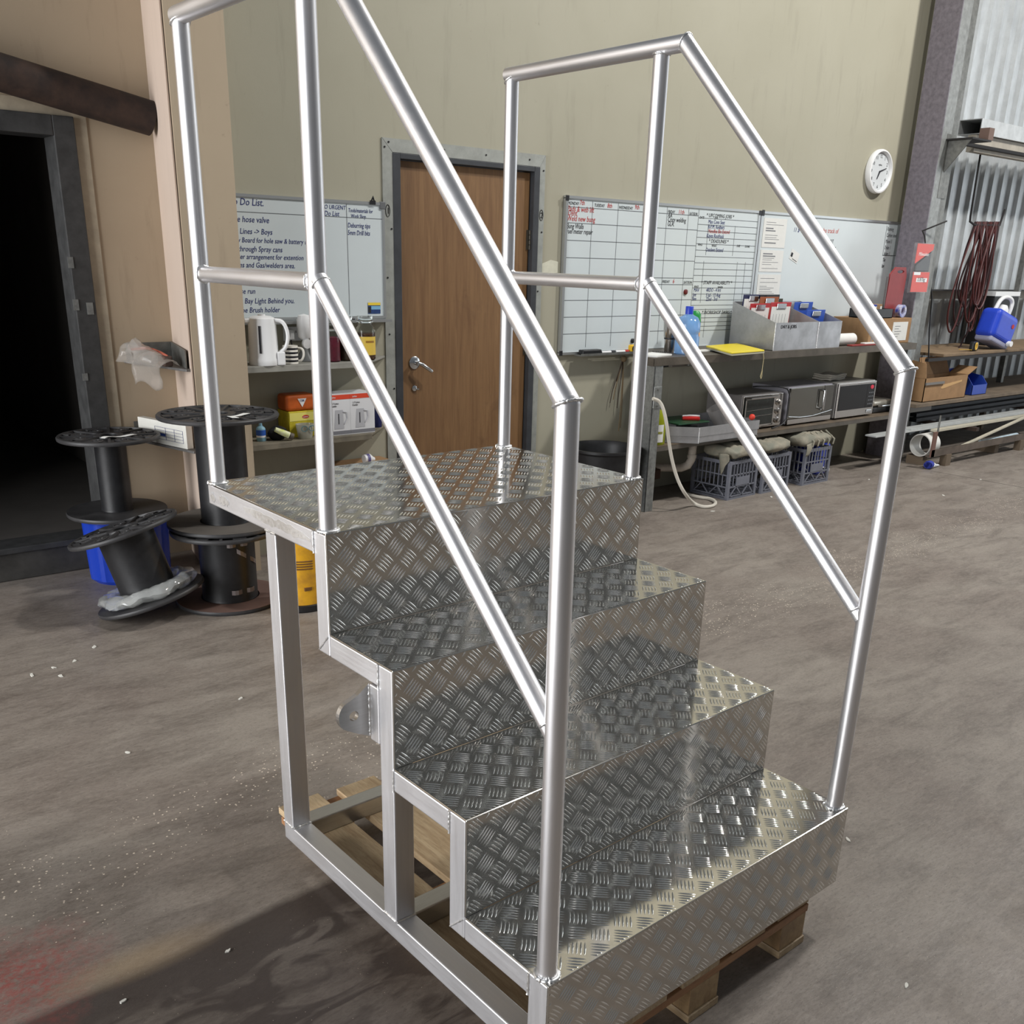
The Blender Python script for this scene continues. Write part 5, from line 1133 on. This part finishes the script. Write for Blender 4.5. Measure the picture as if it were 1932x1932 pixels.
tw = thing('folded_towel', 'folded white towel on top of the black-glass microwave', 'towel', (6.86, 4.50, LB+.291), .1)
for k in range(3):
    m_ = MB(); m_.grid(10, 8, lambda u, v: (.24*u+.01*k, .16*v, .004+.014*k+.004*sin(7*u+k)+.003*sin(9*v))); m_.build('towel_fold', mat('dusty_towel', rgb(186, 180, 168), .9, 0, .15, 15), tw, smooth=60, solid=.011)
sw = thing('sandwich_press', 'silver and black sandwich press beside the end microwave', 'sandwich press', (7.40, 4.42, LB+.0005))
MB().box(0, .30, 0, .26, 0, .05).build('base', PLA_BLACK, sw, bevel=.012, seg=3); MB().box(.0, .30, 0, .26, .054, .105).build('lid', mat('press_silver', rgb(186, 180, 168), .3, .7), sw, bevel=.02, seg=3); MB().sweep([(.08, -.002, .06), (.09, -.03, .062), (.21, -.03, .062), (.22, -.002, .06)], .008, 8).build('handle', CHROME, sw, smooth=40)
cb = MB(); cb.sweep(smooth_path([Vector(q_) for q_ in ((6.02, 4.60, .80-.09), (6.0, 4.55, .72), (6.10, 4.40, .73), (6.165, 4.37, .70), (6.165, 4.375, .55), (6.14, 4.36, .46), (5.98, 4.36, LB+.008))]), .0055, 8)
one(cb, 'power_lead', PLA_BLACK, (6.1, 4.4, LB), 'black power lead looping between the toaster oven and mirror microwave', 'cable', smooth=50)

# ------------------------------------------------------------------ milk crates with rag sacks
CR = mat('grey_crate_plastic', rgb(112, 114, 124), .5, 0, .2, 10)
def crate_mesh(w_=.335, d_=.335, h_=.275):
    b = MB(); t = .007
    for x in (0, w_-.022):
        for y in (0, d_-.022): b.box(x, x+.022, y, y+.022, 0, h_)
    for z, t_ in ((0, .014), (.02, .008), (.085, .010), (h_*.62, .008), (h_-.024, .024)):
        b.box(.02, w_-.02, .002, .002+t, z, z+t_); b.box(.02, w_-.02, d_-.002-t, d_-.002, z, z+t_); b.box(.002, .002+t, .02, d_-.02, z, z+t_); b.box(d_-.002-t+w_-d_, w_-.002, .02, d_-.02, z, z+t_)
    for i in range(1, 8):
        x = .022+(w_-.044)*i/8-.003
        b.box(x, x+.007, .002, .009, .09, h_-.02); b.box(x, x+.007, d_-.009, d_-.002, .09, h_-.02); b.box(.002, .009, x, x+.007, .09, h_-.02); b.box(w_-.009, w_-.002, x, x+.007, .09, h_-.02)
    for a, c in ((.03, .10), (.17, .10), (.17, .24), (.305, .24)):
        for y in (.002, d_-.009):
            b.hexa([(a-.005, y, .02), (a+.005, y, .02), (a+.005, y+.007, .02), (a-.005, y+.007, .02), (c-.005, y, .09), (c+.005, y, .09), (c+.005, y+.007, .09), (c-.005, y+.007, .09)])
            b.hexa([(y, a-.005, .02), (y, a+.005, .02), (y+.007, a+.005, .02), (y+.007, a-.005, .02), (y, c-.005, .09), (y, c+.005, .09), (y+.007, c+.005, .09), (y+.007, c-.005, .09)])
    for i in range(7):
        x = .03+.045*i; b.box(x, x+.012, .01, d_-.01, .004, .012); b.box(.01, w_-.01, x, x+.012, .004, .012)
    return b
cme = None
SACK = mat('dusty_grey_canvas', rgb(150, 142, 126), .9, 0, .3, 12, rgb(122, 122, 110), bump=.4, bscale=90)
def sack(root, w_, d_, h_, seed):
    m_ = MB(); nu, nv = 40, 20
    def f(u, v):
        a = 2*pi*u; b = -pi/2+pi*v
        c = lambda q_, e: math.copysign(abs(q_)**e, q_)
        x, y, z = c(cos(b), .5)*c(cos(a), .55), c(cos(b), .5)*c(sin(a), .55), c(sin(b), .7)
        return Vector((x*w_/2*(1+.05*sin(5*a)), y*d_/2, z*h_/2+.006*sin(14*x+seed)))
    m_.grid(nu, nv, f); noisy(m_, .020, 9, 0, seed); noisy(m_, .010, 26, 0, seed)
    zmin = min(q_[2] for q_ in m_.v)
    zmax = max(q_[2] for q_ in m_.v)
    for i in range(len(m_.v)): m_.v[i] = (m_.v[i][0], m_.v[i][1], (m_.v[i][2]-zmin)*h_/(zmax-zmin))
    return m_.build('sack_body', SACK, root, smooth=60)
crates = (((1383, 945), (1430, 934), 'grey plastic milk crate nearest the sink, under a lumpy canvas sack', 'lumpy grey canvas sack with a torn corner on the milk crate nearest the sink', .04),
          ((1440, 934), (1503, 925), 'grey plastic milk crate standing between two others under the bench', 'smooth swollen grey canvas sack on the crate between two others', .04),
          ((1515, 920), (1575, 908), 'grey plastic milk crate with a blue container behind it', 'ribbed grey canvas sack on the crate beside the blue container', .0))
base_c = None
for i, (a, b_, lab, slab, rz) in enumerate(crates):
    p = wz(*a, 0); x = (5.36, 5.745, 6.24)[i]
    r = thing('milk_crate', lab, 'crate', (x, 4.215, 0), rz)
    if base_c is None:
        base_c = crate_mesh().build('crate_body', CR, r)
        plate_ = MB().box(.09, .245, -.001, .004, .095, .155).build('name_plate', CR, r)
    else:
        for src in (base_c, plate_):
            c = src.copy(); COL.objects.link(c); c.parent = r
    s = thing('canvas_sack', slab, 'sack', (x+.165, 4.36, .276), rz)
    sack(s, (.355, .345, .43)[i], .33, (.112, .115, .115)[i], i*3.3+1)
    if i == 0:
        m_ = MB(); m_.grid(6, 6, lambda u, v: (-.185-.005*v, -.13+.09*u*(1-.4*v), .05-.15*v*(.3+.7*u))); noisy(m_, .012, 18); m_.build('torn_flap', SACK, s, smooth=50, solid=.002)
    if i == 2:
        m_ = MB(); m_.grid(6, 6, lambda u, v: (-.19+.09*u*(1-.7*v), -.16-.006*v, .045-.09*v)); noisy(m_, .01, 18); m_.build('torn_flap', SACK, s, smooth=50, solid=.002)
        for k in range(5): MB().sweep([(-.12+.065*k, -.165+.0*k, .02), (-.115+.065*k, -.17, .06), (-.11+.065*k, -.08, .112)], .006, 6).build('fold_crease', SACK, s, smooth=60)
bj = wy(1577, 880, 4.42)
b4 = thing('jerry_can', 'dark blue plastic container with a white tap behind the end milk crate', 'container', (6.66, 4.38, 0))
BLU2 = mat('dark_blue_plastic', rgb(32, 50, 148), .4)
MB().box(0, .17, 0, .22, 0, .25).build('can_body', BLU2, b4, bevel=.03, seg=4); MB().cyl((.09, -.03, .045), (.09, .01, .045), .02, n=14).build('tap', WHITE, b4); MB().box(.07, .11, -.045, -.025, .03, .06).build('tap_lever', WHITE, b4, bevel=.005)
p = wy(1616, 884, WALLY-.002); tri = MB(); tri.prism([(p.x-.06, p.z), (p.x+.055, p.z+.0), (p.x+.06, p.z+.17)], 'y', WALLY-.006, WALLY-.001)
one(tri, 'paper_offcut', mat('cream_offcut', rgb(196, 188, 162), .8), (p.x, WALLY-.003, p.z), 'cream triangular paper offcut on the wall behind the bench leg', 'paper')

# ------------------------------------------------------------------ right end: column, cladding, girts, racks
CLAD = mat('weathered_zinc_cladding', rgb(196, 200, 202), .45, .25, .18, 5, rvar=.08)
cw = MB(); w3_ = None
wr_ = thing('wall_right', '', ''); del wr_['label'], wr_['category']; struct(wr_)
def sheet():
    b = MB(); prof = [(0, 0), (.118, 0), (.135, -.03), (.173, -.03), (.19, 0)]
    pts = []
    for k in range(4): pts += [(q_[0]+.19*k, q_[1]) for q_ in (prof[:-1] if k < 3 else prof)]
    n = len(pts)
    for z in (0, 5.4): b.v += [(q_[0], q_[1], z) for q_ in pts]
    for i in range(n-1): b.f.append((i, i+1, n+i+1, n+i))
    return b
s0 = None
for k in range(8):
    if s0 is None: s0 = sheet().build('cladding_sheet', CLAD, wr_, solid=.0012); o_ = s0
    else: o_ = s0.copy(); COL.objects.link(o_); o_.parent = wr_
    o_.location = (7.95+.76*k, RWY+.04, 0)
STC = mat('mauve_grey_column_paint', rgb(122, 116, 124), .5, .2, .35, 30); STC2 = mat('zinc_sprayed_flange', rgb(150, 152, 150), .5, .4, .3, 25)
co = thing('steel_column', 'tall mauve grey steel column at the end of the back wall', 'column', (8.0, 4.6, 0))
part(MB().box(7.90, 7.912, 4.49, 4.72, 0, 5.4), 'web_face', STC, co); part(MB().box(7.912, 8.05, 4.49, 4.506, 0, 5.4), 'front_flange', STC2, co); part(MB().box(8.056, 8.15, 4.497, 4.512, 0, 5.4), 'side_channel', GALV_DULL, co); part(MB().box(7.912, 8.15, 4.70, 4.72, 0, 5.4), 'rear_flange', STC, co); part(MB().box(8.138, 8.15, 4.512, 4.70, 0, 5.4), 'channel_web', GALV_DULL, co)
mb = MB(); mb.box(8.03, 8.036, 4.72, WALLY+.12, 0, 5.2); struct(mb.build('trim_1', KHAKI, None))
# bracket on the column and long girts
gz = wy(1850, 235, 4.62)
bk = thing('column_bracket', 'dark gusseted steel bracket bolted to the steel column', 'bracket', (8.1, 4.5, 2.4)); DKS = mat('near_black_steel', rgb(38, 36, 36), .6, .3)
z0 = wy(1790, 265, 4.47).z
part(MB().prism([(4.30, z0), (4.497, z0), (4.497, z0-.24)], 'x', 8.02, 8.03), 'gusset', GALV_DULL, bk); part(MB().box(7.98, 8.28, 4.27, 4.497, z0, z0+.012), 'bracket_plate', DKS, bk); part(MB().box(8.22, 8.30, 4.27, 4.35, z0+.0125, z0+.10), 'upright_lug', mat('brown_lug', rgb(104, 82, 72), .6), bk)
part(MB().box(7.99, 8.12, 4.487, 4.496, z0-.42, z0+.05), 'clamp_plate', GALV_DULL, bk)
zg1, zg2 = wy(1870, 228, 4.60), wy(1870, 255, 4.60)
gi = thing('steel_girt', 'pale steel beam running along the cladding above the cord hook', 'beam', (8.5, 4.6, zg2.z)); GT = mat('pale_zinc_beam', rgb(190, 192, 192), .45, .3, .2, 12)
gx0 = wy(1852, 235, 4.60).x
part(MB().box(gx0, 12.5, 4.60, 4.606, zg2.z, zg1.z), 'beam_web', GT, gi); part(MB().box(gx0, 12.5, 4.60, 4.80, zg2.z-.006, zg2.z), 'beam_flange', GT, gi); part(MB().box(gx0, 12.5, 4.60, 4.80, zg1.z, zg1.z+.006), 'beam_flange', GT, gi); part(MB().box(gx0, 12.5, 4.794, 4.80, zg2.z, zg1.z), 'beam_back', GT, gi); part(MB().box(gx0, 12.5, 4.63, 4.70, zg2.z-.14, zg2.z-.01), 'lower_plate', mat('dusty_cream_plate', rgb(176, 168, 154), .6, 0, .2, 10), gi)
r0, r1 = wy(1806, 269, 4.614), wy(1932, 298, 4.614)
one(MB().sweep([(r0.x, 4.615, r0.z), (r1.x+2.0, 4.615, r0.z+.0)], .016, 8), 'steel_rod', DKS, (r0.x, 4.615, r0.z), 'long black steel rod resting below the pale beam', 'rod', smooth=40)
g2z = wy(1800, 560, 4.9).z
g2 = thing('steel_girt', 'dark steel girt low on the cladding behind the cord hank', 'beam', (8.2, 4.95, g2z)); part(MB().box(8.16, 12.5, 4.93, 5.0, g2z-.02, g2z+.055), 'beam_web', mat('pale_dusty_girt', rgb(168, 164, 150), .6, 0, .2, 10), g2); part(MB().box(8.16, 12.5, 4.80, 5.0, g2z+.056, g2z+.064), 'beam_flange', DKS, g2)
# hook with cord hank
HY = 4.706
hkp = [wy(1850, 290, HY), wy(1831, 408, HY), wy(1830, 418, HY), wy(1838, 424, HY), wy(1886, 425, HY), wy(1896, 395, HY)]
hk_ = MB(); hk_.sweep([hkp[0]+Vector((0, 0, .09))]+hkp, .009, 8); hook = one(hk_, 'bent_rod_hook', DKS, (hkp[0].x, HY, hkp[0].z), 'bent black rod hook hanging from the pale beam', 'hook', smooth=40)
cordM = mat('dark_red_cord', rgb(78, 32, 30), .5); cordM2 = mat('maroon_cord', rgb(48, 23, 24), .5)
hh = thing('cord_hank', 'long dark red extension cords looped over the bent rod hook', 'cord', (wy(1860, 560, HY).x, HY, wy(1860, 660, HY).z))
rr = random.Random(5)
for k in range(13):
    tx = 1840+44*k/12; top = wy(tx, 421, HY); top.z += .012
    wdt = rr.uniform(.06, .28); ln = rr.uniform(.70, 1.02); off = rr.uniform(-.16, .10); yo = rr.uniform(-.04, .03)
    pts = [top, top+Vector((-wdt*.45+off*.4, yo, -ln*.35)), top+Vector((-wdt*.6+off, yo*1.4, -ln*.78)), top+Vector((-wdt*.2+off, yo-.01, -ln*.98)), top+Vector((wdt*.25+off, yo-.01, -ln*.93)), top+Vector((wdt*.5+off*.8, yo*.6, -ln*.6)), top+Vector((wdt*.22+off*.3, yo*.3-.01, -ln*.25)), top+Vector((.012, 0, .0))]
    part(MB().sweep(smooth_path([Vector(q_) for q_ in pts], 3), .0085, 7), 'cord_loop', cordM if k % 3 else cordM2, hh, smooth=50)
pe = wy(1824, 630, HY); RTOP = .885
part(MB().sweep([pe+Vector((.03, 0, .2)), pe, Vector((pe.x-.05, pe.y, RTOP+.07)), Vector((pe.x-.12, pe.y-.02, RTOP+.009)), Vector((pe.x-.2, pe.y-.05, RTOP+.008))], .008, 7), 'trailing_end', cordM2, hh, smooth=50)
# hang-sell pack
pk0 = wy(1721, 553, 4.42); pk1 = wy(1768, 459, 4.42); 
pw, ph_ = .275, pk1.z-pk0.z
pk = thing('tool_pack', 'red and black hang-sell tool pack hanging on the steel column', 'package', (pk0.x, 4.44, pk0.z), .0)
MB().box(0, pw, 0, .03, 0, ph_).build('blister', mat('thin_clear_blister', rgb(240, 240, 240), .08, alpha=.07), pk, bevel=.004)
MB().prism([(.012, ph_-.16), (.012, ph_-.008), (pw-.012, ph_-.008), (pw-.012, ph_-.05)], 'y', .004, .008).build('red_header', mat('pack_red', rgb(206, 62, 50), .45), pk)
MB().box(.012, pw-.012, .004, .008, .008, ph_*.42).build('red_footer', MATS['pack_red'], pk)
MB().prism([(.03, ph_*.43), (.03, ph_-.17), (pw-.03, ph_-.06), (pw-.03, ph_*.43)], 'y', .004, .02).build('dark_tool', mat('tool_charcoal', rgb(52, 54, 58), .4), pk, bevel=.006)
MB().box(.07, pw-.04, .0025, .0045, ph_*.22, ph_*.30).build('white_panel', WHITE, pk); MB().box(.02, .12, .0025, .0045, ph_*.36, ph_*.42).build('white_panel', WHITE, pk)
text_mesh('pack_lettering', 'Milwaukee', .04, WHITE, pk, (.045, .0035, ph_-.10), shear=.2, sx=.9); text_mesh('pack_lettering', '0.87kg', .045, INKK, pk, (.085, .002, ph_*.235), shear=.2)
MB().sweep([(pw*.5, .015, ph_-.004), (pw*.5, .03, ph_+.05), (pw*.5-.02, .045, ph_+.09), (pw*.5+.16, -.05, ph_+.17)], .006, 6).build('hang_hook', DKS, pk, smooth=40)
# rack right of the column: timber top, lower shelf, uprights
RT, RL = .885, .50
rk = thing('timber_rack', 'rough rack with a timber top and lower board along the cladding', 'rack', (9.5, 4.6, 0)); PLY = mat('grimy_timber', rgb(140, 118, 92), .75, 0, .3, 7); PLYD = mat('grey_grimy_timber', rgb(118, 104, 88), .75, 0, .35, 7)
part(MB().box(8.30, 12.2, 4.36, 5.0, RT-.025, RT), 'top_board', PLY, rk, bevel=.003); part(MB().prism([(7.80, 4.26), (12.2, 4.26), (12.2, 5.0), (8.155, 5.0), (8.155, 4.486), (7.80, 4.486)], 'z', RL-.03, RL), 'lower_board', PLYD, rk, bevel=.003); part(MB().box(8.0, 12.2, 4.33, 4.36, RT-.05, RT-.025), 'edge_angle', DKS, rk)
for x in (10.23, 12.1): part(MB().box(x, x+.05, 4.72, 4.77, RL, 2.1), 'upright', GALV_DULL, rk)
for x, y in ((7.82, 4.425), (8.46, 4.86), (10.3, 4.86), (12.1, 4.86)): part(MB().box(x, x+.05, y, y+.05, 0, RL-.03), 'short_leg', PLYD, rk)
for x in (8.46, 10.3): part(MB().box(x, x+.05, 4.03, 4.86, .252, .2824), 'support_arm', RUST, rk)
part(MB().box(7.80, 8.32, 4.40, 4.46, RL-.10, RL-.031), 'cross_rail', mat('grey_angle', rgb(120, 116, 112), .5, .3), rk)
# open carton
oc = thing('open_carton', 'brown open carton with raised flaps on the lower rack board', 'carton', (7.96, 4.30, RL))
x1 = .37; CARD2 = CARD
m_ = MB(); m_.box(0, .72, 0, .006, 0, .20); m_.box(0, .006, 0, .18, 0, .20); m_.box(.714, .72, 0, .18, 0, .20); m_.box(0, .72, .174, .18, 0, .20); m_.box(0, .72, 0, .18, 0, .006); m_.build('carton_body', CARD2, oc)
m_ = MB(); m_.add([(0, .0, .20), (0, .18, .20), (.02, .16, .34), (.02, .03, .32)], [(0, 1, 2, 3)]); m_.build('flap', CARD2, oc, solid=.005); m_ = MB(); m_.add([(.72, 0, .2), (.72, .18, .2), (.86, .18, .26), (.86, .0, .26)], [(0, 1, 2, 3)]); m_.build('flap', CARD2, oc, solid=.005); m_ = MB(); m_.add([(.2, .18, .2), (.72, .18, .2), (.68, .22, .345), (.24, .22, .345)], [(0, 1, 2, 3)]); m_.build('flap', CARD2, oc, solid=.005)
MB().prism([(.27, .105), (.30, .135), (.62, .16), (.62, .145), (.34, .105), (.30, .10)], 'y', -.0015, -.0004).build('torn_patch', mat('torn_kraft', rgb(196, 158, 110), .8), oc)
MB().box(.0, .30, -.012, -.001, .145, .165).build('grey_strip', mat('grey_angle', rgb(120, 116, 112), .5, .3), oc)
bt = thing('blue_bin', 'blue open-front parts bin on the lower rack board', 'bin', (8.86, 4.33, RL)); BL3 = mat('mid_blue_plastic', rgb(40, 72, 170), .4)
m_ = MB(); m_.prism([(0, 0), (0, .09), (.06, .16), (.35, .2), (.35, 0)], 'x', 0, .005); m_.prism([(0, 0), (0, .09), (.06, .16), (.35, .2), (.35, 0)], 'x', .265, .27); m_.box(0, .27, 0, .005, 0, .09); m_.box(0, .27, .345, .35, 0, .2); m_.box(0, .27, 0, .35, 0, .005); m_.build('bin_body', BL3, bt)
# jerry can on the rack top, tilted
jc = thing('jerry_can', 'bright blue jerry can with a white handle on the timber rack top', 'jerry can', (9.13, 4.38, RT+.094), rot=(0, .30, -.1))
BL4 = mat('bright_blue_plastic', rgb(38, 70, 196), .42, 0, .12, 12); c = Matrix.Translation((0, 0, .0))
MB().box(.0, .36, 0, .20, .03, .30).build('can_body', BL4, jc, bevel=.05, seg=5); MB().box(.02, .34, .015, .185, .0, .06).build('can_base', mat('pale_grey_base', rgb(150, 152, 176), .5), jc, bevel=.02, seg=3)
MB().sweep(smooth_path([(.06, .10, .29), (.09, .10, .40), (.18, .10, .45), (.29, .10, .44), (.30, .10, .36), (.29, .10, .28)], 3), .019, 10).build('handle', WHITE, jc, smooth=50); MB().lathe([(.05, .25), (.05, .30), (.03, .335), (.001, .34)], (.18, .10, .03), 20).build('cap', WHITE, jc, smooth=40); MB().cyl((.30, -.03, .05), (.30, .01, .05), .025, n=14).build('tap', WHITE, jc); MB().lathe([(.02, 0), (.02, -.003)], (.27, -.001, .2), 16, 'y').build('red_emblem', INKR, jc)
tmx = wy(1853, 655, 4.40)
tp2 = thing('tape_measure', 'yellow and black tape measure with its blade out on the timber rack', 'tape measure', (8.86, 4.385, RT+.0005), .05)
MB().box(0, .10, 0, .05, 0, .085).build('case', PLA_BLACK, tp2, bevel=.018, seg=3); MB().lathe([(.034, 0), (.034, -.004), (.02, -.004), (.02, 0)], (.04, 0, .045), 20, 'y', .7, 1.0).build('yellow_ring', mat('measure_yellow', rgb(222, 176, 40), .4), tp2); MB().sweep([(0, .02, .012), (-.14, .03, .02), (-.20, .04, .022)], .009, 6, flat=.25).build('blade', mat('measure_yellow', rgb(222, 176, 40), .4), tp2)
bk2 = thing('black_case', 'black storage case with a pale lid edge on the rack behind the upright', 'case', (9.70, 4.69, RT+.0005)); MB().box(0, .5, 0, .22, 0, .45).build('case_body', mat('black_case', rgb(24, 24, 26), .6), bk2, bevel=.008); MB().box(-.002, .502, -.004, .222, .46, .50).build('lid_edge', WHITE, bk2); MB().box(-.001, .501, -.003, -.0005, .24, .26).build('pale_band', mat('grey_angle', rgb(120, 116, 112), .5), bk2); MB().box(.0, .5, 0, .22, .4505, .46).build('lid_gap', PLA_BLACK, bk2)
dkb = MB(); a0 = wy(1742, 610, 4.55); dkb.sweep([Vector((8.20, 4.55, RT+.62)), Vector((8.25, 4.53, RT+.45)), Vector((8.24, 4.50, RT+.2)), Vector((8.22, 4.45, RT-.05))], .006, 7); one(dkb, 'hanging_lead', PLA_BLACK, (8.22, 4.5, RT), 'black lead hanging down beside the steel column', 'cable', smooth=50)

# stock stored under the rack: flats, pipe, channel
WH = mat('pale_flat_bar', rgb(196, 198, 196), .45, .3, .15, 8); CRM = mat('cream_flat_bar', rgb(190, 184, 166), .55, 0, .15, 8)
def bar(name, lab, a, ya, b, yb2, w_, th, mm, cat='bar', group=None):
    A = wy(*a, ya); B = wy(*b, ya); A.z = B.z = yb2; d = (B-A); B = A+d*1.6; L = (B-A).length
    r = MB(); r.box(0, L, 0, w_, 0, th)
    o = r.build(name, mm, None, bevel=.001); o.location = A; o.rotation_euler = d.to_track_quat('X', 'Z').to_euler()
    tag(o, lab, cat, group); return o
bar('flat_bar', 'long pale flat bar poking out past the rack end', (1655, 812), 4.215, (1932, 776), .2825, .10, .012, WH)
bar('flat_bar', 'long white flat bar, topmost of the stored stock', (1722, 794), 4.222, (1932, 772), .2955, .09, .012, WH)
bar('flat_bar', 'cream flat bar with a pointed end above the PVC pipe', (1765, 820), 4.10, (1932, 787), .2825, .05, .02, CRM)
A = wy(1812, 846, 4.05); B = wy(1932, 791, 4.05); d = B-A
o_ = MB().box(0, d.length*1.3, 0, .03, 0, .014).build('flat_bar', CRM, None, bevel=.001); o_.location = A; o_.rotation_euler = d.to_track_quat('X', 'Z').to_euler(); tag(o_, 'cream flat bar slanting down to the rusty channel', 'bar')
for k in range(4):
    bar('steel_length', ('dark steel length, lowest of those stacked under the rack', 'dark steel length, second up of those stacked under the rack', 'dark steel length, third up of those stacked under the rack', 'dark steel length, uppermost of those stacked under the rack')[k], (1729, 792-7*k), 4.49+.06*k, (1932, 768-9*k), .2825+.031*k, .09, .03, mat('dark_stock_steel', rgb(66, 68, 72), .45, .5, .25, 9))
pc_ = wy(1736, 840, 4.18)
pv = thing('pvc_pipe', 'short white PVC pipe offcut with its open end beside the rusty channel', 'pipe', (pc_.x, 4.18, pc_.z-.098))
m_ = MB(); m_.lathe([(.095, 0), (.095, .16), (.087, .16), (.087, 0), (.095, 0)], (0, 0, .098), 36, 'x'); m_.build('pipe_wall', mat('pvc_outer', rgb(206, 204, 198), .45), pv, smooth=40)
c0_, c1_ = wy(1758, 852, 4.02), wy(1932, 828, 4.02)
ch = thing('rusty_channel', 'rusty steel channel lying along the front of the stored stock', 'channel', (c0_.x, 4.02, c0_.z-.05)); RC = mat('rusty_channel_steel', rgb(104, 92, 82), .7, .2, .35, 9)
MB().box(0, 3.0, 0, .006, 0, .06).build('channel_web', RC, ch); MB().box(0, 3.0, .006, .05, 0, .006).build('channel_flange', RC, ch); MB().box(-.006, .05, .0, .012, .0, .21).build('end_stop', mat('brown_stop', rgb(110, 80, 70), .7), ch); MB().cyl((.08, .02, .2), (.08, .02, .34), .008, n=8).build('upright_pin', GALV_DULL, ch)
for k, x in enumerate((.25, 1.6, 2.7)): MB().box(x, x+.08, -.01, .05, -(c0_.z-.05), -.0005).build('bearer', mat('bearer_timber', rgb(104, 90, 74), .8), ch)
for x, zt_, ys_ in ((.10, pc_.z-.0955, .12), (1.25, .088, .056)): MB().box(x, x+.07, ys_, .27, -(c0_.z-.05), zt_-(c0_.z-.05)).build('bearer', MATS['bearer_timber'], ch)
wpq = wy(1880, 830, 4.12)
for k, (a, b, lab, mm, r_) in enumerate((((1850, 836), (1917, 822), 'chalky blue-white tube lying behind the slanting bar', mat('chalky_blue_white', rgb(186, 204, 214), .6, 0, .25, 20), .028), ((1862, 840), (1922, 829), 'thin white tube lying in front of the chalky tube', WHITE, .012))):
    A = wy(*a, 4.10-.045*k); B = wy(*b, 4.10-.045*k)
    if k: dz_ = c0_.z-.05+.006+.0125-min(A.z, B.z); A.z += dz_; B.z += dz_
    one(MB().cyl(A, B, r_, n=16), 'plastic_tube', mm, A, lab, 'tube', smooth=40)
# floor litter
gl = wz(1752, 884, 0)
gv = thing('work_glove', 'crumpled white glove with a blue cuff on the floor by the rack', 'glove', (gl.x, gl.y, 0), .3)
m_ = MB(); m_.ball((.06, 0, .02), .06, 14, .35, 1.1, .7); noisy(m_, .012, 30); m_.build('glove_palm', mat('glove_white', rgb(206, 208, 212), .8), gv, smooth=50); 
for k in range(3): MB().sweep([(.08, -.03+.03*k, .016), (.13, -.04+.04*k, .014), (.155, -.045+.042*k, .010)], [.013, .011, .008], 8).build('finger', MATS['glove_white'], gv, smooth=50)
m_ = MB(); m_.lathe([(.036, -.05), (.04, .005), (.036, .005), (.032, -.05)], (-.0, 0, .036), 18, 'x', 1, .8); m_.build('cuff', mat('glove_blue', rgb(46, 58, 150), .8), gv, smooth=50)
rl_ = random.Random(11)
bits = [(178, 1221), (100, 1260), (60, 1275), (115, 1276), (140, 1248), (1345, 965), (1640, 905), (1455, 938), (1850, 905), (455, 1318), (430, 1795), (232, 1890), (1710, 1860), (1600, 1585), (1780, 935), (240, 1420)]
for k, (x, y) in enumerate(bits):
    p = wz(x, y, 0); m_ = MB(); n = 7; poly = [(cos(2*pi*i/n)*rl_.uniform(.008, .022), sin(2*pi*i/n)*rl_.uniform(.004, .011)) for i in range(n)]
    kf = min(1, p.length/4); poly = [(a_*kf, b_*kf) for a_, b_ in poly]; m_.prism(poly, 'z', .0, .003); noisy(m_, .0008, 60)
    o = m_.build('paper_scrap', mat('scrap_white', rgb(206, 204, 196), .8), None); o.location = (p.x, p.y, .0005); o.rotation_euler = (0, 0, rl_.uniform(0, 6)); tag(o, 'tiny pale scrap lying loose on the concrete floor', 'scrap', 'tiny scraps on the floor')
